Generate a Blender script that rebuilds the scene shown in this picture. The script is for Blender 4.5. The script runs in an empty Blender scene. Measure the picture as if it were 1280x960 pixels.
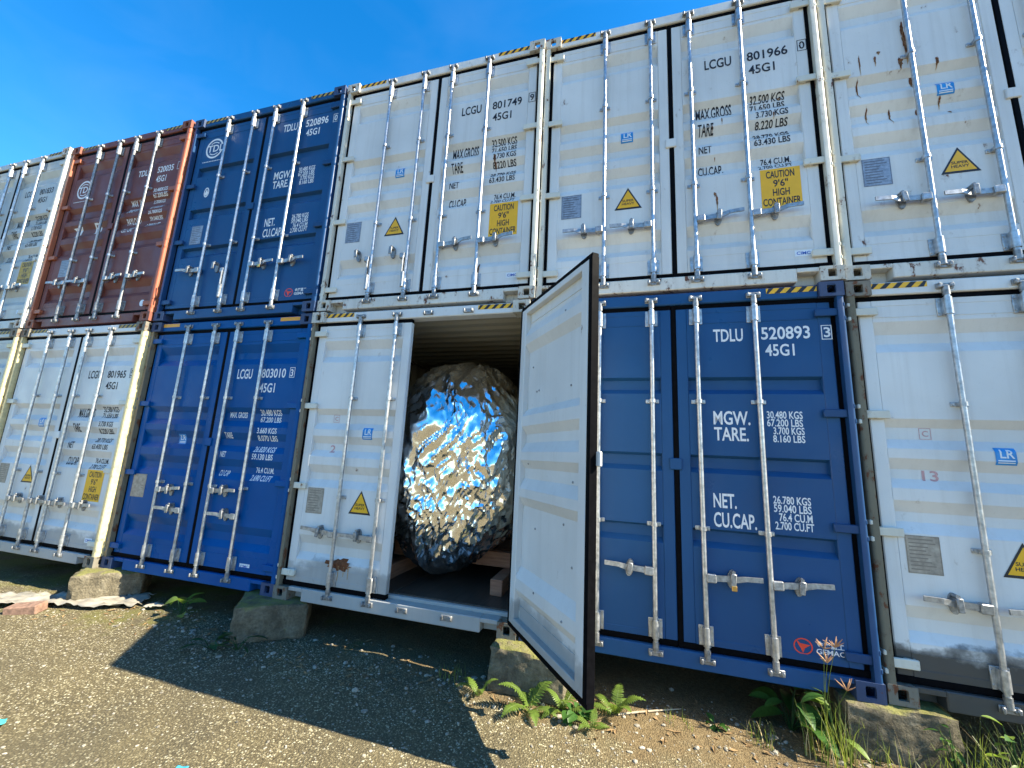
import bpy, bmesh, math, random
from mathutils import Vector, Matrix, noise
R = math.radians
random.seed(7)
S = bpy.context.scene
COL = S.collection

# ------------------------------------------------------------------ camera
cd = bpy.data.cameras.new('camera'); cam = bpy.data.objects.new('camera', cd); COL.objects.link(cam)
cd.sensor_width = 36; cd.lens = 14.3655; cd.clip_start = 0.05; cd.clip_end = 2000
CR = Matrix(((0.963759, 0.00139, 0.266769), (0.26233, -0.186676, -0.94675), (0.048484, 0.98242, -0.180276)))
cam.matrix_world = Matrix.Translation((-1.64915, -3.50794, 1.43026)) @ CR.to_4x4()
S.camera = cam
S.render.resolution_x, S.render.resolution_y = 1024, 768

# ------------------------------------------------------------------ sky, sun, exposure
SUN_EL, SUN_AZ = R(40.0), R(1.4)             # the sun stands off the row's end, a hair in front of the door faces
W = bpy.data.worlds.new('World'); S.world = W; W.use_nodes = True
wn, wl = W.node_tree.nodes, W.node_tree.links
wn.clear()
sky = wn.new('ShaderNodeTexSky'); sky.sky_type = 'NISHITA'; sky.sun_disc = False
sky.sun_elevation = SUN_EL; sky.sun_rotation = R(90) + SUN_AZ
sky.altitude = 0; sky.air_density = 1.0; sky.dust_density = 0.25; sky.ozone_density = 2.2
hs = wn.new('ShaderNodeHueSaturation'); hs.inputs['Saturation'].default_value = 1.42
bgn = wn.new('ShaderNodeBackground'); bgn.inputs['Strength'].default_value = 0.10
wo = wn.new('ShaderNodeOutputWorld')
wtc = wn.new('ShaderNodeTexCoord'); wmp = wn.new('ShaderNodeMapping'); wmp.inputs['Scale'].default_value = (1.6, 2.6, 5.0)
wns = wn.new('ShaderNodeTexNoise'); wns.inputs['Scale'].default_value = 1.7; wns.inputs['Detail'].default_value = 6; wns.inputs['Distortion'].default_value = 0.7
wrp = wn.new('ShaderNodeValToRGB'); wrp.color_ramp.elements[0].position = 0.50; wrp.color_ramp.elements[0].color = (0, 0, 0, 1); wrp.color_ramp.elements[1].position = 0.85; wrp.color_ramp.elements[1].color = (0.022, 0.022, 0.022, 1)
wmx = wn.new('ShaderNodeMix'); wmx.data_type = 'RGBA'; wmx.inputs[7].default_value = (5.5, 6.0, 6.6, 1)
wl.new(wtc.outputs['Generated'], wmp.inputs[0]); wl.new(wmp.outputs[0], wns.inputs['Vector']); wl.new(wns.outputs[0], wrp.inputs[0]); wl.new(wrp.outputs[0], wmx.inputs[0])
wl.new(sky.outputs[0], hs.inputs['Color']); wl.new(hs.outputs[0], wmx.inputs[6]); wl.new(wmx.outputs[2], bgn.inputs['Color']); wl.new(bgn.outputs[0], wo.inputs[0])
sd = bpy.data.lights.new('sun', 'SUN'); sd.energy = 5.0; sd.angle = R(0.5); sd.color = (1.0, 0.91, 0.72)
sun = bpy.data.objects.new('sun', sd); COL.objects.link(sun)
ldir = Vector((-math.cos(SUN_EL) * math.cos(SUN_AZ), math.cos(SUN_EL) * math.sin(SUN_AZ), -math.sin(SUN_EL)))
sun.rotation_euler = ldir.to_track_quat('-Z', 'Y').to_euler(); sun.location = (20, -5, 20)
VS = S.view_settings
VS.view_transform = 'Standard'; VS.look = 'None'; VS.gamma = 1.0; VS.exposure = 1.85; VS.use_curve_mapping = False

# ------------------------------------------------------------------ materials
def new_mat(name):
    m = bpy.data.materials.new(name); m.use_nodes = True
    nt = m.node_tree; nt.nodes.clear()
    out = nt.nodes.new('ShaderNodeOutputMaterial'); b = nt.nodes.new('ShaderNodeBsdfPrincipled')
    nt.links.new(b.outputs[0], out.inputs[0])
    return m, nt, b
def N(nt, t, **kw):
    n = nt.nodes.new(t)
    for k, v in kw.items():
        if k in n.inputs.keys(): n.inputs[k].default_value = v
        else: setattr(n, k, v)
    return n
def coords(nt, scale=(1, 1, 1), rnd=True):
    tc = N(nt, 'ShaderNodeTexCoord'); mp = N(nt, 'ShaderNodeMapping'); mp.inputs['Scale'].default_value = scale
    nt.links.new(tc.outputs['Object'], mp.inputs['Vector'])
    if rnd:
        oi = N(nt, 'ShaderNodeObjectInfo'); mul = N(nt, 'ShaderNodeMath', operation='MULTIPLY'); mul.inputs[1].default_value = 37.0
        nt.links.new(oi.outputs['Random'], mul.inputs[0]); nt.links.new(mul.outputs[0], mp.inputs['Location'])
    return mp.outputs[0]
def ramp(nt, src, stops):
    r = N(nt, 'ShaderNodeValToRGB'); e = r.color_ramp.elements
    while len(e) < len(stops): e.new(0.5)
    for i, (p, c) in enumerate(stops):
        e[i].position = p; e[i].color = (c, c, c, 1) if not isinstance(c, tuple) else (*c, 1)
    nt.links.new(src, r.inputs[0]); return r.outputs[0]
def mix(nt, fac, a, b, mode='MIX'):
    m = N(nt, 'ShaderNodeMix', data_type='RGBA', blend_type=mode)
    for sock, v in ((m.inputs[0], fac), (m.inputs[6], a), (m.inputs[7], b)):
        if hasattr(v, 'links'): nt.links.new(v, sock)
        elif isinstance(v, tuple): sock.default_value = (*v, 1)
        else: sock.default_value = v
    return m.outputs[2]
def bump(nt, b, h, strength, dist, prev=None):
    bp = N(nt, 'ShaderNodeBump', Strength=strength, Distance=dist); nt.links.new(h, bp.inputs['Height'])
    if prev is not None: nt.links.new(prev, bp.inputs['Normal'])
    nt.links.new(bp.outputs[0], b.inputs['Normal']); return bp.outputs[0]
def noi(nt, vec, scale, detail=5, rough=0.55):
    n = N(nt, 'ShaderNodeTexNoise', Scale=scale, Detail=detail, Roughness=rough); nt.links.new(vec, n.inputs['Vector']); return n.outputs[0]

def paint(name, c, rust=0.0, grime=0.25, rough=0.42, low_dirt=0.0, rscale=9.0, spec=0.4, rustcol=(0.16, 0.055, 0.02)):
    """weathered enamel on sheet steel: patchy tone, runs of grime, rust blooms, low oil-canning relief"""
    m, nt, b = new_mat(name)
    v = coords(nt)
    big = noi(nt, v, 1.3, 4)
    col = mix(nt, ramp(nt, big, [(0.3, 0.0), (0.7, 1.0)]), tuple(x * 0.90 for x in c), tuple(min(1, x * 1.08) for x in c))
    vs = coords(nt, (16, 16, 0.55)); run = noi(nt, vs, 1.0, 6, 0.7)
    g = tuple(x * 0.55 + y * 0.45 for x, y in zip(c, (0.19, 0.15, 0.10)))
    rf = ramp(nt, run, [(0.50, 0.0), (0.78, grime)])
    col = mix(nt, rf, col, g)
    spk = noi(nt, v, 55, 3, 0.6)
    col = mix(nt, ramp(nt, spk, [(0.62, 0.0), (0.80, min(0.6, grime))]), col, g)
    if low_dirt > 0:
        tc = N(nt, 'ShaderNodeTexCoord'); sp = N(nt, 'ShaderNodeSeparateXYZ'); nt.links.new(tc.outputs['Object'], sp.inputs[0])
        dn = noi(nt, coords(nt, (2.4, 2.4, 3.2)), 1.0, 7, 0.6)
        ad = N(nt, 'ShaderNodeMath', operation='MULTIPLY_ADD'); nt.links.new(dn, ad.inputs[0]); ad.inputs[1].default_value = -0.42; nt.links.new(sp.outputs[2], ad.inputs[2])
        col = mix(nt, ramp(nt, ad.outputs[0], [(0.09, low_dirt), (0.125, low_dirt * 0.75), (0.16, 0.0)]), col, (0.014, 0.014, 0.013))
    rn = noi(nt, coords(nt, (1, 1, 0.6)), rscale, 8, 0.68)
    if rust > 0:
        th = 0.74 - 0.16 * rust
        rm = ramp(nt, rn, [(th, 0.0), (th + 0.03, 1.0)])
        col = mix(nt, rm, col, rustcol)
        halo = ramp(nt, rn, [(th - 0.06, 0.0), (th + 0.02, 0.35)])
        col = mix(nt, halo, col, (0.32, 0.20, 0.10), 'MULTIPLY')
    nt.links.new(col, b.inputs['Base Color'])
    rr = ramp(nt, noi(nt, v, 4, 5), [(0.3, rough - 0.10), (0.7, rough + 0.14)]); nt.links.new(rr, b.inputs['Roughness'])
    b.inputs['Specular IOR Level'].default_value = spec
    p = bump(nt, b, noi(nt, v, 2.6, 2), 0.34, 0.02)
    bump(nt, b, spk, 0.10, 0.002, p)
    return m
def simple(name, c, rough=0.5, metal=0.0, var=0.15, scale=20, bmp=0.0, bd=0.003, spec=0.4):
    m, nt, b = new_mat(name); v = coords(nt); n = noi(nt, v, scale, 6)
    col = mix(nt, ramp(nt, n, [(0.3, 0.0), (0.7, 1.0)]), tuple(x * (1 - var) for x in c), tuple(min(1, x * (1 + var)) for x in c))
    nt.links.new(col, b.inputs['Base Color']); b.inputs['Metallic'].default_value = metal
    b.inputs['Specular IOR Level'].default_value = spec
    rr = ramp(nt, noi(nt, v, scale * 0.4, 4), [(0.3, max(0.03, rough - 0.08)), (0.7, min(1, rough + 0.10))]); nt.links.new(rr, b.inputs['Roughness'])
    if bmp: bump(nt, b, n, bmp, bd)
    return m

M = {}
WHITE = (0.635, 0.63, 0.61)
M['white'] = paint('white_enamel', WHITE, rust=0.28, grime=0.38)
M['white_sill'] = paint('white_sill_enamel', (0.60, 0.58, 0.53), rust=0.9, grime=0.6, rscale=12.0)
M['white_rusty'] = paint('white_enamel_rusted', WHITE, rust=0.42, grime=0.38)
M['white_dirty'] = paint('white_enamel_soiled', WHITE, rust=0.2, grime=0.30, low_dirt=0.93)
M['white_mould'] = paint('white_enamel_mouldy_foot', WHITE, rust=0.25, grime=0.30, low_dirt=0.45)
M['grey'] = paint('pale_grey_enamel', (0.46, 0.48, 0.46), rust=0.2, grime=0.40)
M['navy'] = paint('navy_enamel', (0.013, 0.068, 0.185), rust=0.0, grime=0.04, rough=0.36, spec=0.22)
M['blue'] = paint('bright_blue_enamel', (0.0015, 0.074, 0.25), rust=0.0, grime=0.0, rough=0.34, spec=0.10)
M['red'] = paint('oxide_red_enamel', (0.150, 0.040, 0.030), rust=0.1, grime=0.10, rough=0.5)
M['post_white'] = paint('white_post_enamel', (0.60, 0.58, 0.50), rust=0.7, grime=0.35)
M['post_grime'] = paint('mossy_post_enamel', (0.17, 0.15, 0.105), rust=1.0, grime=0.8, rough=0.75, rscale=16.0)
M['post_red'] = paint('red_post_sunlit_tint', (0.34, 0.10, 0.05), rust=0.1, grime=0.15, rough=0.5)  # lighter copy of the red: orange sunlight on the posts painted into the colour
M['post_navy'] = paint('navy_post_enamel', (0.012, 0.052, 0.145), rust=0.3, grime=0.10, rough=0.36, spec=0.25, rscale=16.0)
M['cast_white'] = paint('white_casting', (0.50, 0.48, 0.42), rust=1.05, grime=0.7, rough=0.6, rscale=22.0)
M['cast_grime'] = paint('stained_casting', (0.17, 0.155, 0.125), rust=1.15, grime=0.8, rough=0.7, rscale=22.0)
M['cast_navy'] = paint('navy_casting', (0.025, 0.05, 0.12), rust=0.5, grime=0.3, rough=0.55, rscale=22.0)
M['cast_red'] = paint('red_casting', (0.19, 0.06, 0.035), rust=0.5, grime=0.4, rough=0.6, rscale=22.0)
M['zinc'] = simple('galvanised_steel', (0.43, 0.44, 0.45), rough=0.40, metal=0.75, var=0.30, scale=30, bmp=0.08)
M['zinc_grey'] = simple('weathered_zinc', (0.33, 0.335, 0.34), rough=0.45, metal=0.7, var=0.35, scale=35, bmp=0.12)
M['zinc_dull'] = simple('dull_galvanised_steel', (0.26, 0.265, 0.27), rough=0.5, metal=0.6, var=0.4, scale=40, bmp=0.15)
M['cream'] = simple('sun_tinted_post_steel', (0.60, 0.50, 0.27), rough=0.45, metal=0.1, var=0.15, scale=25, bmp=0.1)  # pale posts: the warm sunlight on them is put into this colour
M['rubber'] = simple('black_rubber', (0.004, 0.004, 0.005), rough=0.5, var=0.3, scale=30, bmp=0.1, spec=0.02)
def worn_print(name, c, th):
    m, nt, b = new_mat(name); v = coords(nt); b.inputs['Base Color'].default_value = (*c, 1); b.inputs['Roughness'].default_value = 0.55; b.inputs['Specular IOR Level'].default_value = 0.25
    chip = ramp(nt, noi(nt, v, 34, 6, 0.75), [(th, 0.0), (th + 0.05, 1.0)])
    tr = N(nt, 'ShaderNodeBsdfTransparent'); ms = N(nt, 'ShaderNodeMixShader'); out = [x for x in nt.nodes if x.type == 'OUTPUT_MATERIAL'][0]
    nt.links.new(chip, ms.inputs[0]); nt.links.new(b.outputs[0], ms.inputs[1]); nt.links.new(tr.outputs[0], ms.inputs[2]); nt.links.new(ms.outputs[0], out.inputs[0]); return m
M['black'] = worn_print('chipped_black_print', (0.018, 0.018, 0.024), 0.61)
M['print_white'] = worn_print('chipped_white_print', (0.72, 0.73, 0.74), 0.63)
M['black_solid'] = simple('black_vinyl', (0.016, 0.016, 0.02), rough=0.5, var=0.3, scale=60)
M['yellow'] = simple('yellow_vinyl', (0.80, 0.42, 0.012), rough=0.42, var=0.06, scale=8)
M['yellow_old'] = simple('faded_yellow_vinyl', (0.42, 0.28, 0.05), rough=0.55, var=0.35, scale=25)
M['orange'] = simple('orange_vinyl', (0.72, 0.31, 0.01), rough=0.42, var=0.08, scale=8)
M['ticket'] = simple('white_vinyl', (0.66, 0.70, 0.74), rough=0.4, var=0.08)
M['lrblue'] = simple('blue_vinyl', (0.015, 0.22, 0.55), rough=0.4, var=0.2, scale=15)
M['logo_blue'] = simple('royal_blue_print', (0.02, 0.08, 0.40), rough=0.4)
M['logo_red'] = simple('scarlet_print', (0.75, 0.06, 0.03), rough=0.45, var=0.1)
M['pencil'] = simple('faded_red_marker', (0.52, 0.30, 0.30), rough=0.6, var=0.2, scale=90)
M['plate'] = simple('etched_aluminium_plate', (0.27, 0.30, 0.35), rough=0.45, metal=0.3, var=0.3, scale=45)
M['plate_tan'] = simple('weathered_tan_plate', (0.34, 0.29, 0.23), rough=0.6, var=0.3, scale=25)
M['plate_print'] = simple('plate_engraving', (0.12, 0.13, 0.16), rough=0.6)
M['plate_print_tan'] = simple('tan_plate_engraving', (0.22, 0.18, 0.14), rough=0.6)
M['rust'] = simple('flaking_rust', (0.16, 0.055, 0.020), rough=0.9, var=0.5, scale=40, bmp=0.8, bd=0.004)
M['rust_run'] = simple('rust_run_stain', (0.42, 0.27, 0.14), rough=0.7, var=0.25, scale=60)
M['inner'] = paint('interior_grey_enamel', (0.36, 0.325, 0.25), rust=0.0, grime=0.25, rough=0.55)
M['inner_dark'] = paint('interior_brown_grey', (0.22, 0.20, 0.165), rust=0.0, grime=0.3, rough=0.6)
M['brass'] = simple('brass_padlock', (0.55, 0.36, 0.12), rough=0.3, metal=0.9)

def mat_floor():
    m, nt, b = new_mat('dark_plywood'); v = coords(nt, (22, 1.2, 1)); n = noi(nt, v, 2.5, 6, 0.6)
    col = mix(nt, ramp(nt, n, [(0.35, 0.0), (0.7, 1.0)]), (0.030, 0.024, 0.020), (0.075, 0.058, 0.045))
    nt.links.new(col, b.inputs['Base Color']); b.inputs['Roughness'].default_value = 0.42; bump(nt, b, n, 0.2, 0.003); return m
M['ply'] = mat_floor()
def mat_timber():
    m, nt, b = new_mat('reddish_timber'); v = coords(nt, (2.0, 2.0, 26)); n = noi(nt, v, 2.0, 7, 0.65)
    col = mix(nt, ramp(nt, n, [(0.3, 0.0), (0.72, 1.0)]), (0.17, 0.075, 0.045), (0.38, 0.19, 0.115))
    nt.links.new(col, b.inputs['Base Color']); b.inputs['Roughness'].default_value = 0.75; bump(nt, b, n, 0.4, 0.004); return m
M['timber'] = mat_timber()
def mat_foil():
    m, nt, b = new_mat('aluminium_foil'); v = coords(nt, (1, 1, 0.7), False)
    b.inputs['Metallic'].default_value = 1.0; b.inputs['Base Color'].default_value = (0.93, 0.93, 0.93, 1); b.inputs['Roughness'].default_value = 0.15
    wv = N(nt, 'ShaderNodeTexNoise', Scale=3.0, Detail=3.0); nt.links.new(v, wv.inputs['Vector'])
    vm = N(nt, 'ShaderNodeVectorMath', operation='MULTIPLY_ADD'); nt.links.new(wv.outputs['Color'], vm.inputs[0]); vm.inputs[1].default_value = (0.35, 0.35, 0.35); nt.links.new(v, vm.inputs[2])
    vo = N(nt, 'ShaderNodeTexVoronoi', Scale=9.0, feature='F1'); nt.links.new(vm.outputs[0], vo.inputs['Vector'])
    vo2 = N(nt, 'ShaderNodeTexVoronoi', Scale=26.0, feature='F1'); nt.links.new(vm.outputs[0], vo2.inputs['Vector'])
    p = bump(nt, b, vo.outputs['Distance'], 0.15, 0.02); bump(nt, b, vo2.outputs['Distance'], 0.12, 0.005, p); return m
M['foil'] = mat_foil()

def mat_ground():
    m, nt, b = new_mat('worn_asphalt_and_earth')
    tc = N(nt, 'ShaderNodeTexCoord'); P = tc.outputs['Object']
    sp = N(nt, 'ShaderNodeSeparateXYZ'); nt.links.new(P, sp.inputs[0])
    # exposed aggregate: binder, brown chips, scattered pale stones
    vo = N(nt, 'ShaderNodeTexVoronoi', Scale=85.0); nt.links.new(P, vo.inputs['Vector'])
    sc = N(nt, 'ShaderNodeSeparateColor'); nt.links.new(vo.outputs['Color'], sc.inputs[0])
    chip = ramp(nt, sc.outputs[0], [(0.0, (0.059, 0.048, 0.028)), (0.35, (0.119, 0.098, 0.055)), (0.65, (0.189, 0.158, 0.091)), (0.85, (0.285, 0.242, 0.144)), (0.95, (0.435, 0.389, 0.250)), (1.0, (0.553, 0.506, 0.345))])
    binder = ramp(nt, vo.outputs['Distance'], [(0.38, 0.0), (0.62, 1.0)])
    col = mix(nt, binder, chip, (0.087, 0.071, 0.040))
    patch = noi(nt, P, 1.6, 6, 0.6)
    col = mix(nt, ramp(nt, patch, [(0.40, 0.0), (0.75, 0.55)]), col, (0.158, 0.128, 0.066))
    wob = N(nt, 'ShaderNodeTexNoise', Scale=60.0, Detail=2.0); nt.links.new(P, wob.inputs['Vector'])
    wv_ = N(nt, 'ShaderNodeVectorMath', operation='MULTIPLY_ADD'); nt.links.new(wob.outputs['Color'], wv_.inputs[0]); wv_.inputs[1].default_value = (0.02, 0.02, 0.02); nt.links.new(P, wv_.inputs[2])
    vo2 = N(nt, 'ShaderNodeTexVoronoi', Scale=34.0); nt.links.new(wv_.outputs[0], vo2.inputs['Vector'])
    sc2 = N(nt, 'ShaderNodeSeparateColor'); nt.links.new(vo2.outputs['Color'], sc2.inputs[0])
    a1 = N(nt, 'ShaderNodeMath', operation='LESS_THAN'); nt.links.new(vo2.outputs['Distance'], a1.inputs[0]); a1.inputs[1].default_value = 0.22
    a2 = N(nt, 'ShaderNodeMath', operation='GREATER_THAN'); nt.links.new(sc2.outputs[1], a2.inputs[0]); a2.inputs[1].default_value = 0.80
    a3 = N(nt, 'ShaderNodeMath', operation='MULTIPLY'); nt.links.new(a1.outputs[0], a3.inputs[0]); nt.links.new(a2.outputs[0], a3.inputs[1])
    col = mix(nt, a3.outputs[0], col, (0.443, 0.412, 0.301))
    damp = noi(nt, P, 0.75, 5, 0.6)
    col = mix(nt, ramp(nt, damp, [(0.44, 0.0), (0.62, 0.45)]), col, (0.062, 0.055, 0.039))
    # bare earth along the foot of the row
    dn = noi(nt, P, 2.3, 7, 0.6)
    ea = N(nt, 'ShaderNodeMath', operation='MULTIPLY_ADD'); nt.links.new(dn, ea.inputs[0]); ea.inputs[1].default_value = 1.5; nt.links.new(sp.outputs[1], ea.inputs[2])
    xr = N(nt, 'ShaderNodeMapRange'); nt.links.new(sp.outputs[0], xr.inputs[0]); xr.inputs[1].default_value = -4.6; xr.inputs[2].default_value = -2.0; xr.inputs[3].default_value = -0.55; xr.inputs[4].default_value = 0.12
    eb = N(nt, 'ShaderNodeMath', operation='ADD'); nt.links.new(ea.outputs[0], eb.inputs[0]); nt.links.new(xr.outputs[0], eb.inputs[1])
    em = ramp(nt, eb.outputs[0], [(0.24, 0.0), (0.52, 0.85)])
    en = noi(nt, P, 38, 6, 0.7)
    earth = ramp(nt, en, [(0.3, (0.082, 0.056, 0.028)), (0.6, (0.161, 0.116, 0.059)), (0.8, (0.254, 0.202, 0.119))])
    col = mix(nt, em, col, earth)
    # moss
    mn = noi(nt, P, 1.9, 6, 0.65)
    ms = N(nt, 'ShaderNodeMapRange'); nt.links.new(sp.outputs[0], ms.inputs[0]); ms.inputs[1].default_value = -4.9; ms.inputs[2].default_value = -6.1; ms.inputs[3].default_value = 0.0; ms.inputs[4].default_value = 0.20
    my = N(nt, 'ShaderNodeMapRange'); nt.links.new(sp.outputs[1], my.inputs[0]); my.inputs[1].default_value = -1.1; my.inputs[2].default_value = -0.35; my.inputs[3].default_value = -0.15; my.inputs[4].default_value = 0.05
    mm = N(nt, 'ShaderNodeMath', operation='ADD'); nt.links.new(mn, mm.inputs[0]); nt.links.new(ms.outputs[0], mm.inputs[1])
    mm2 = N(nt, 'ShaderNodeMath', operation='ADD'); nt.links.new(mm.outputs[0], mm2.inputs[0]); nt.links.new(my.outputs[0], mm2.inputs[1])
    col = mix(nt, ramp(nt, mm2.outputs[0], [(0.68, 0.0), (0.86, 0.75)]), col, (0.127, 0.128, 0.023))
    nt.links.new(col, b.inputs['Base Color']); b.inputs['Roughness'].default_value = 0.9; b.inputs['Specular IOR Level'].default_value = 0.15
    inv = N(nt, 'ShaderNodeMath', operation='MULTIPLY'); nt.links.new(vo.outputs['Distance'], inv.inputs[0]); inv.inputs[1].default_value = -1.0
    p = bump(nt, b, inv.outputs[0], 0.75, 0.008)
    bump(nt, b, en, 0.6, 0.012, p)
    return m
M['ground'] = mat_ground()
def mat_concrete():
    m, nt, b = new_mat('mossy_old_concrete'); v = coords(nt)
    n1 = noi(nt, v, 7, 8, 0.68); n2 = noi(nt, v, 48, 5, 0.7)
    col = ramp(nt, n1, [(0.28, (0.065, 0.056, 0.040)), (0.5, (0.17, 0.145, 0.098)), (0.72, (0.28, 0.245, 0.175))])
    col = mix(nt, ramp(nt, n2, [(0.35, 0.55), (0.6, 0.0)]), col, (0.07, 0.06, 0.045))
    g = N(nt, 'ShaderNodeNewGeometry'); s = N(nt, 'ShaderNodeSeparateXYZ'); nt.links.new(g.outputs['Normal'], s.inputs[0])
    up = N(nt, 'ShaderNodeMath', operation='MULTIPLY_ADD'); nt.links.new(s.outputs[2], up.inputs[0]); up.inputs[1].default_value = 0.30; nt.links.new(noi(nt, v, 9, 6), up.inputs[2])
    col = mix(nt, ramp(nt, up.outputs[0], [(0.66, 0.0), (0.86, 0.7)]), col, (0.20, 0.20, 0.05))
    nt.links.new(col, b.inputs['Base Color']); b.inputs['Roughness'].default_value = 0.95; b.inputs['Specular IOR Level'].default_value = 0.1
    p = bump(nt, b, n1, 0.9, 0.04); bump(nt, b, n2, 1.0, 0.014, p); return m
M['concrete'] = mat_concrete()
def mat_leaf(name, c, tr=0.35):
    m, nt, b = new_mat(name); v = coords(nt); n = noi(nt, v, 14, 4)
    col = mix(nt, ramp(nt, n, [(0.3, 0.0), (0.7, 1.0)]), tuple(x * 0.72 for x in c), tuple(x * 1.25 for x in c))
    nt.links.new(col, b.inputs['Base Color']); b.inputs['Roughness'].default_value = 0.45; b.inputs['Specular IOR Level'].default_value = 0.35
    t = N(nt, 'ShaderNodeBsdfTranslucent'); nt.links.new(mix(nt, 0.5, col, (c[0] * 1.6, c[1] * 1.5, c[2] * 0.6)), t.inputs[0])
    ms = N(nt, 'ShaderNodeMixShader'); ms.inputs[0].default_value = tr
    out = [x for x in nt.nodes if x.type == 'OUTPUT_MATERIAL'][0]
    nt.links.new(b.outputs[0], ms.inputs[1]); nt.links.new(t.outputs[0], ms.inputs[2]); nt.links.new(ms.outputs[0], out.inputs[0]); return m
M['leaf'] = mat_leaf('leaf_green', (0.045, 0.115, 0.022))
M['leaf_dark'] = mat_leaf('leaf_deep_green', (0.022, 0.070, 0.020))
M['leaf_lime'] = mat_leaf('leaf_lime', (0.15, 0.23, 0.04), 0.45)
M['fern'] = mat_leaf('fern_green', (0.13, 0.20, 0.035), 0.45)
M['grass'] = mat_leaf('grass_green', (0.17, 0.22, 0.045), 0.45)
M['straw'] = simple('dry_straw', (0.42, 0.32, 0.15), rough=0.8, var=0.2)
M['seed'] = simple('tawny_seed_head', (0.42, 0.24, 0.13), rough=0.8, var=0.25)
M['stone'] = simple('pale_gravel', (0.25, 0.225, 0.18), rough=0.9, var=0.6, scale=16, spec=0.15)
M['plastic'] = simple('grubby_white_plastic', (0.25, 0.23, 0.19), rough=0.55, var=0.25, scale=9, bmp=0.3, bd=0.01)
M['brick'] = simple('old_brick', (0.20, 0.12, 0.085), rough=0.95, var=0.4, scale=25, bmp=0.6, bd=0.006)
M['teal'] = simple('teal_plastic', (0.06, 0.42, 0.40), rough=0.4, var=0.15)
M['cyan'] = simple('sky_blue_plastic', (0.06, 0.36, 0.50), rough=0.4, var=0.2)
M['stick'] = simple('bleached_twig', (0.36, 0.29, 0.20), rough=0.9, var=0.25)

# ------------------------------------------------------------------ mesh helpers
class MB:
    def __init__(s): s.v = []; s.f = []; s.m = []
    def add(s, v, f, mi=0, T=None):
        o = len(s.v)
        s.v += [tuple(T @ Vector(p)) for p in v] if T is not None else [tuple(p) for p in v]
        s.f += [tuple(i + o for i in q) for q in f]; s.m += [mi] * len(f); return s
    def box(s, x0, x1, y0, y1, z0, z1, c=0.004, mi=0, T=None):
        lo, hi = (x0, y0, z0), (x1, y1, z1)
        c = min(c, 0.45 * min(hi[i] - lo[i] for i in range(3)))
        V = []; I = {}
        for sx in (0, 1):
            for sy in (0, 1):
                for sz in (0, 1):
                    sg = (sx, sy, sz)
                    for a in range(3):
                        p = [0, 0, 0]
                        for k in range(3):
                            e = 0 if k == a else c
                            p[k] = hi[k] - e if sg[k] else lo[k] + e
                        I[(sg, a)] = len(V); V.append(p)
        F = []
        for a in range(3):
            b_, c_ = (a + 1) % 3, (a + 2) % 3
            for sgn in (0, 1):
                q = []
                for (i, j) in ((0, 0), (1, 0), (1, 1), (0, 1)):
                    t = [0, 0, 0]; t[a] = sgn; t[b_] = i; t[c_] = j; q.append(I[(tuple(t), a)])
                F.append(q if sgn else q[::-1])
            for i in (0, 1):                                   # edges running along axis a, between faces b_ and c_
                for j in (0, 1):
                    t0 = [0, 0, 0]; t0[b_] = i; t0[c_] = j; t1 = list(t0); t1[a] = 1
                    q = [I[(tuple(t0), b_)], I[(tuple(t1), b_)], I[(tuple(t1), c_)], I[(tuple(t0), c_)]]
                    F.append(q if i != j else q[::-1])
        for sx in (0, 1):
            for sy in (0, 1):
                for sz in (0, 1):
                    sg = (sx, sy, sz); q = [I[(sg, 0)], I[(sg, 1)], I[(sg, 2)]]
                    F.append(q if (sx + sy + sz) % 2 else q[::-1])
        return s.add(V, F, mi, T)
    def tube(s, pts, rad, n=8, mi=0, cap=True):
        pts = [Vector(p) for p in pts]
        rads = rad if isinstance(rad, (list, tuple)) else [rad] * len(pts)
        V = []; F = []; up = Vector((0, 0, 1)); prev = None
        for i, p in enumerate(pts):
            d = (pts[min(i + 1, len(pts) - 1)] - pts[max(i - 1, 0)]).normalized()
            if prev is None: u = d.cross(up if abs(d.z) < 0.95 else Vector((1, 0, 0))).normalized()
            else: u = (prev - d * prev.dot(d)).normalized()
            prev = u; w = d.cross(u)
            for k in range(n):
                a = 2 * math.pi * k / n; V.append(p + (u * math.cos(a) + w * math.sin(a)) * rads[i])
        for i in range(len(pts) - 1):
            for k in range(n):
                F.append((i * n + k, i * n + (k + 1) % n, (i + 1) * n + (k + 1) % n, (i + 1) * n + k))
        if cap: F.append(tuple(range(n))[::-1]); F.append(tuple((len(pts) - 1) * n + k for k in range(n)))
        return s.add(V, F, mi)
    def prism(s, poly, y0, y1, mi=0):
        """polygon in x,z drawn out from y0 to y1"""
        n = len(poly); V = [(x, y0, z) for x, z in poly] + [(x, y1, z) for x, z in poly]
        F = [tuple(range(n)), tuple(range(2 * n - 1, n - 1, -1))] + [(i, i + n, (i + 1) % n + n, (i + 1) % n) for i in range(n)]
        return s.add(V, F, mi)
    def mesh(s, name, smooth=0.0, recalc=True):
        me = bpy.data.meshes.new(name); me.from_pydata(s.v, [], s.f)
        for p, mi in zip(me.polygons, s.m): p.material_index = mi
        if recalc:
            bm = bmesh.new(); bm.from_mesh(me); bmesh.ops.recalc_face_normals(bm, faces=bm.faces); bm.to_mesh(me); bm.free()
        me.update()
        if smooth > 0:
            me.polygons.foreach_set('use_smooth', [True] * len(me.polygons)); me.set_sharp_from_angle(angle=R(smooth))
        return me
CACHE = {}
def cached(key, fn, smooth=0.0):
    if key not in CACHE:
        r = fn(); CACHE[key] = r.mesh(key if isinstance(key, str) else str(key[0]), smooth) if isinstance(r, MB) else r
    return CACHE[key]
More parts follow.
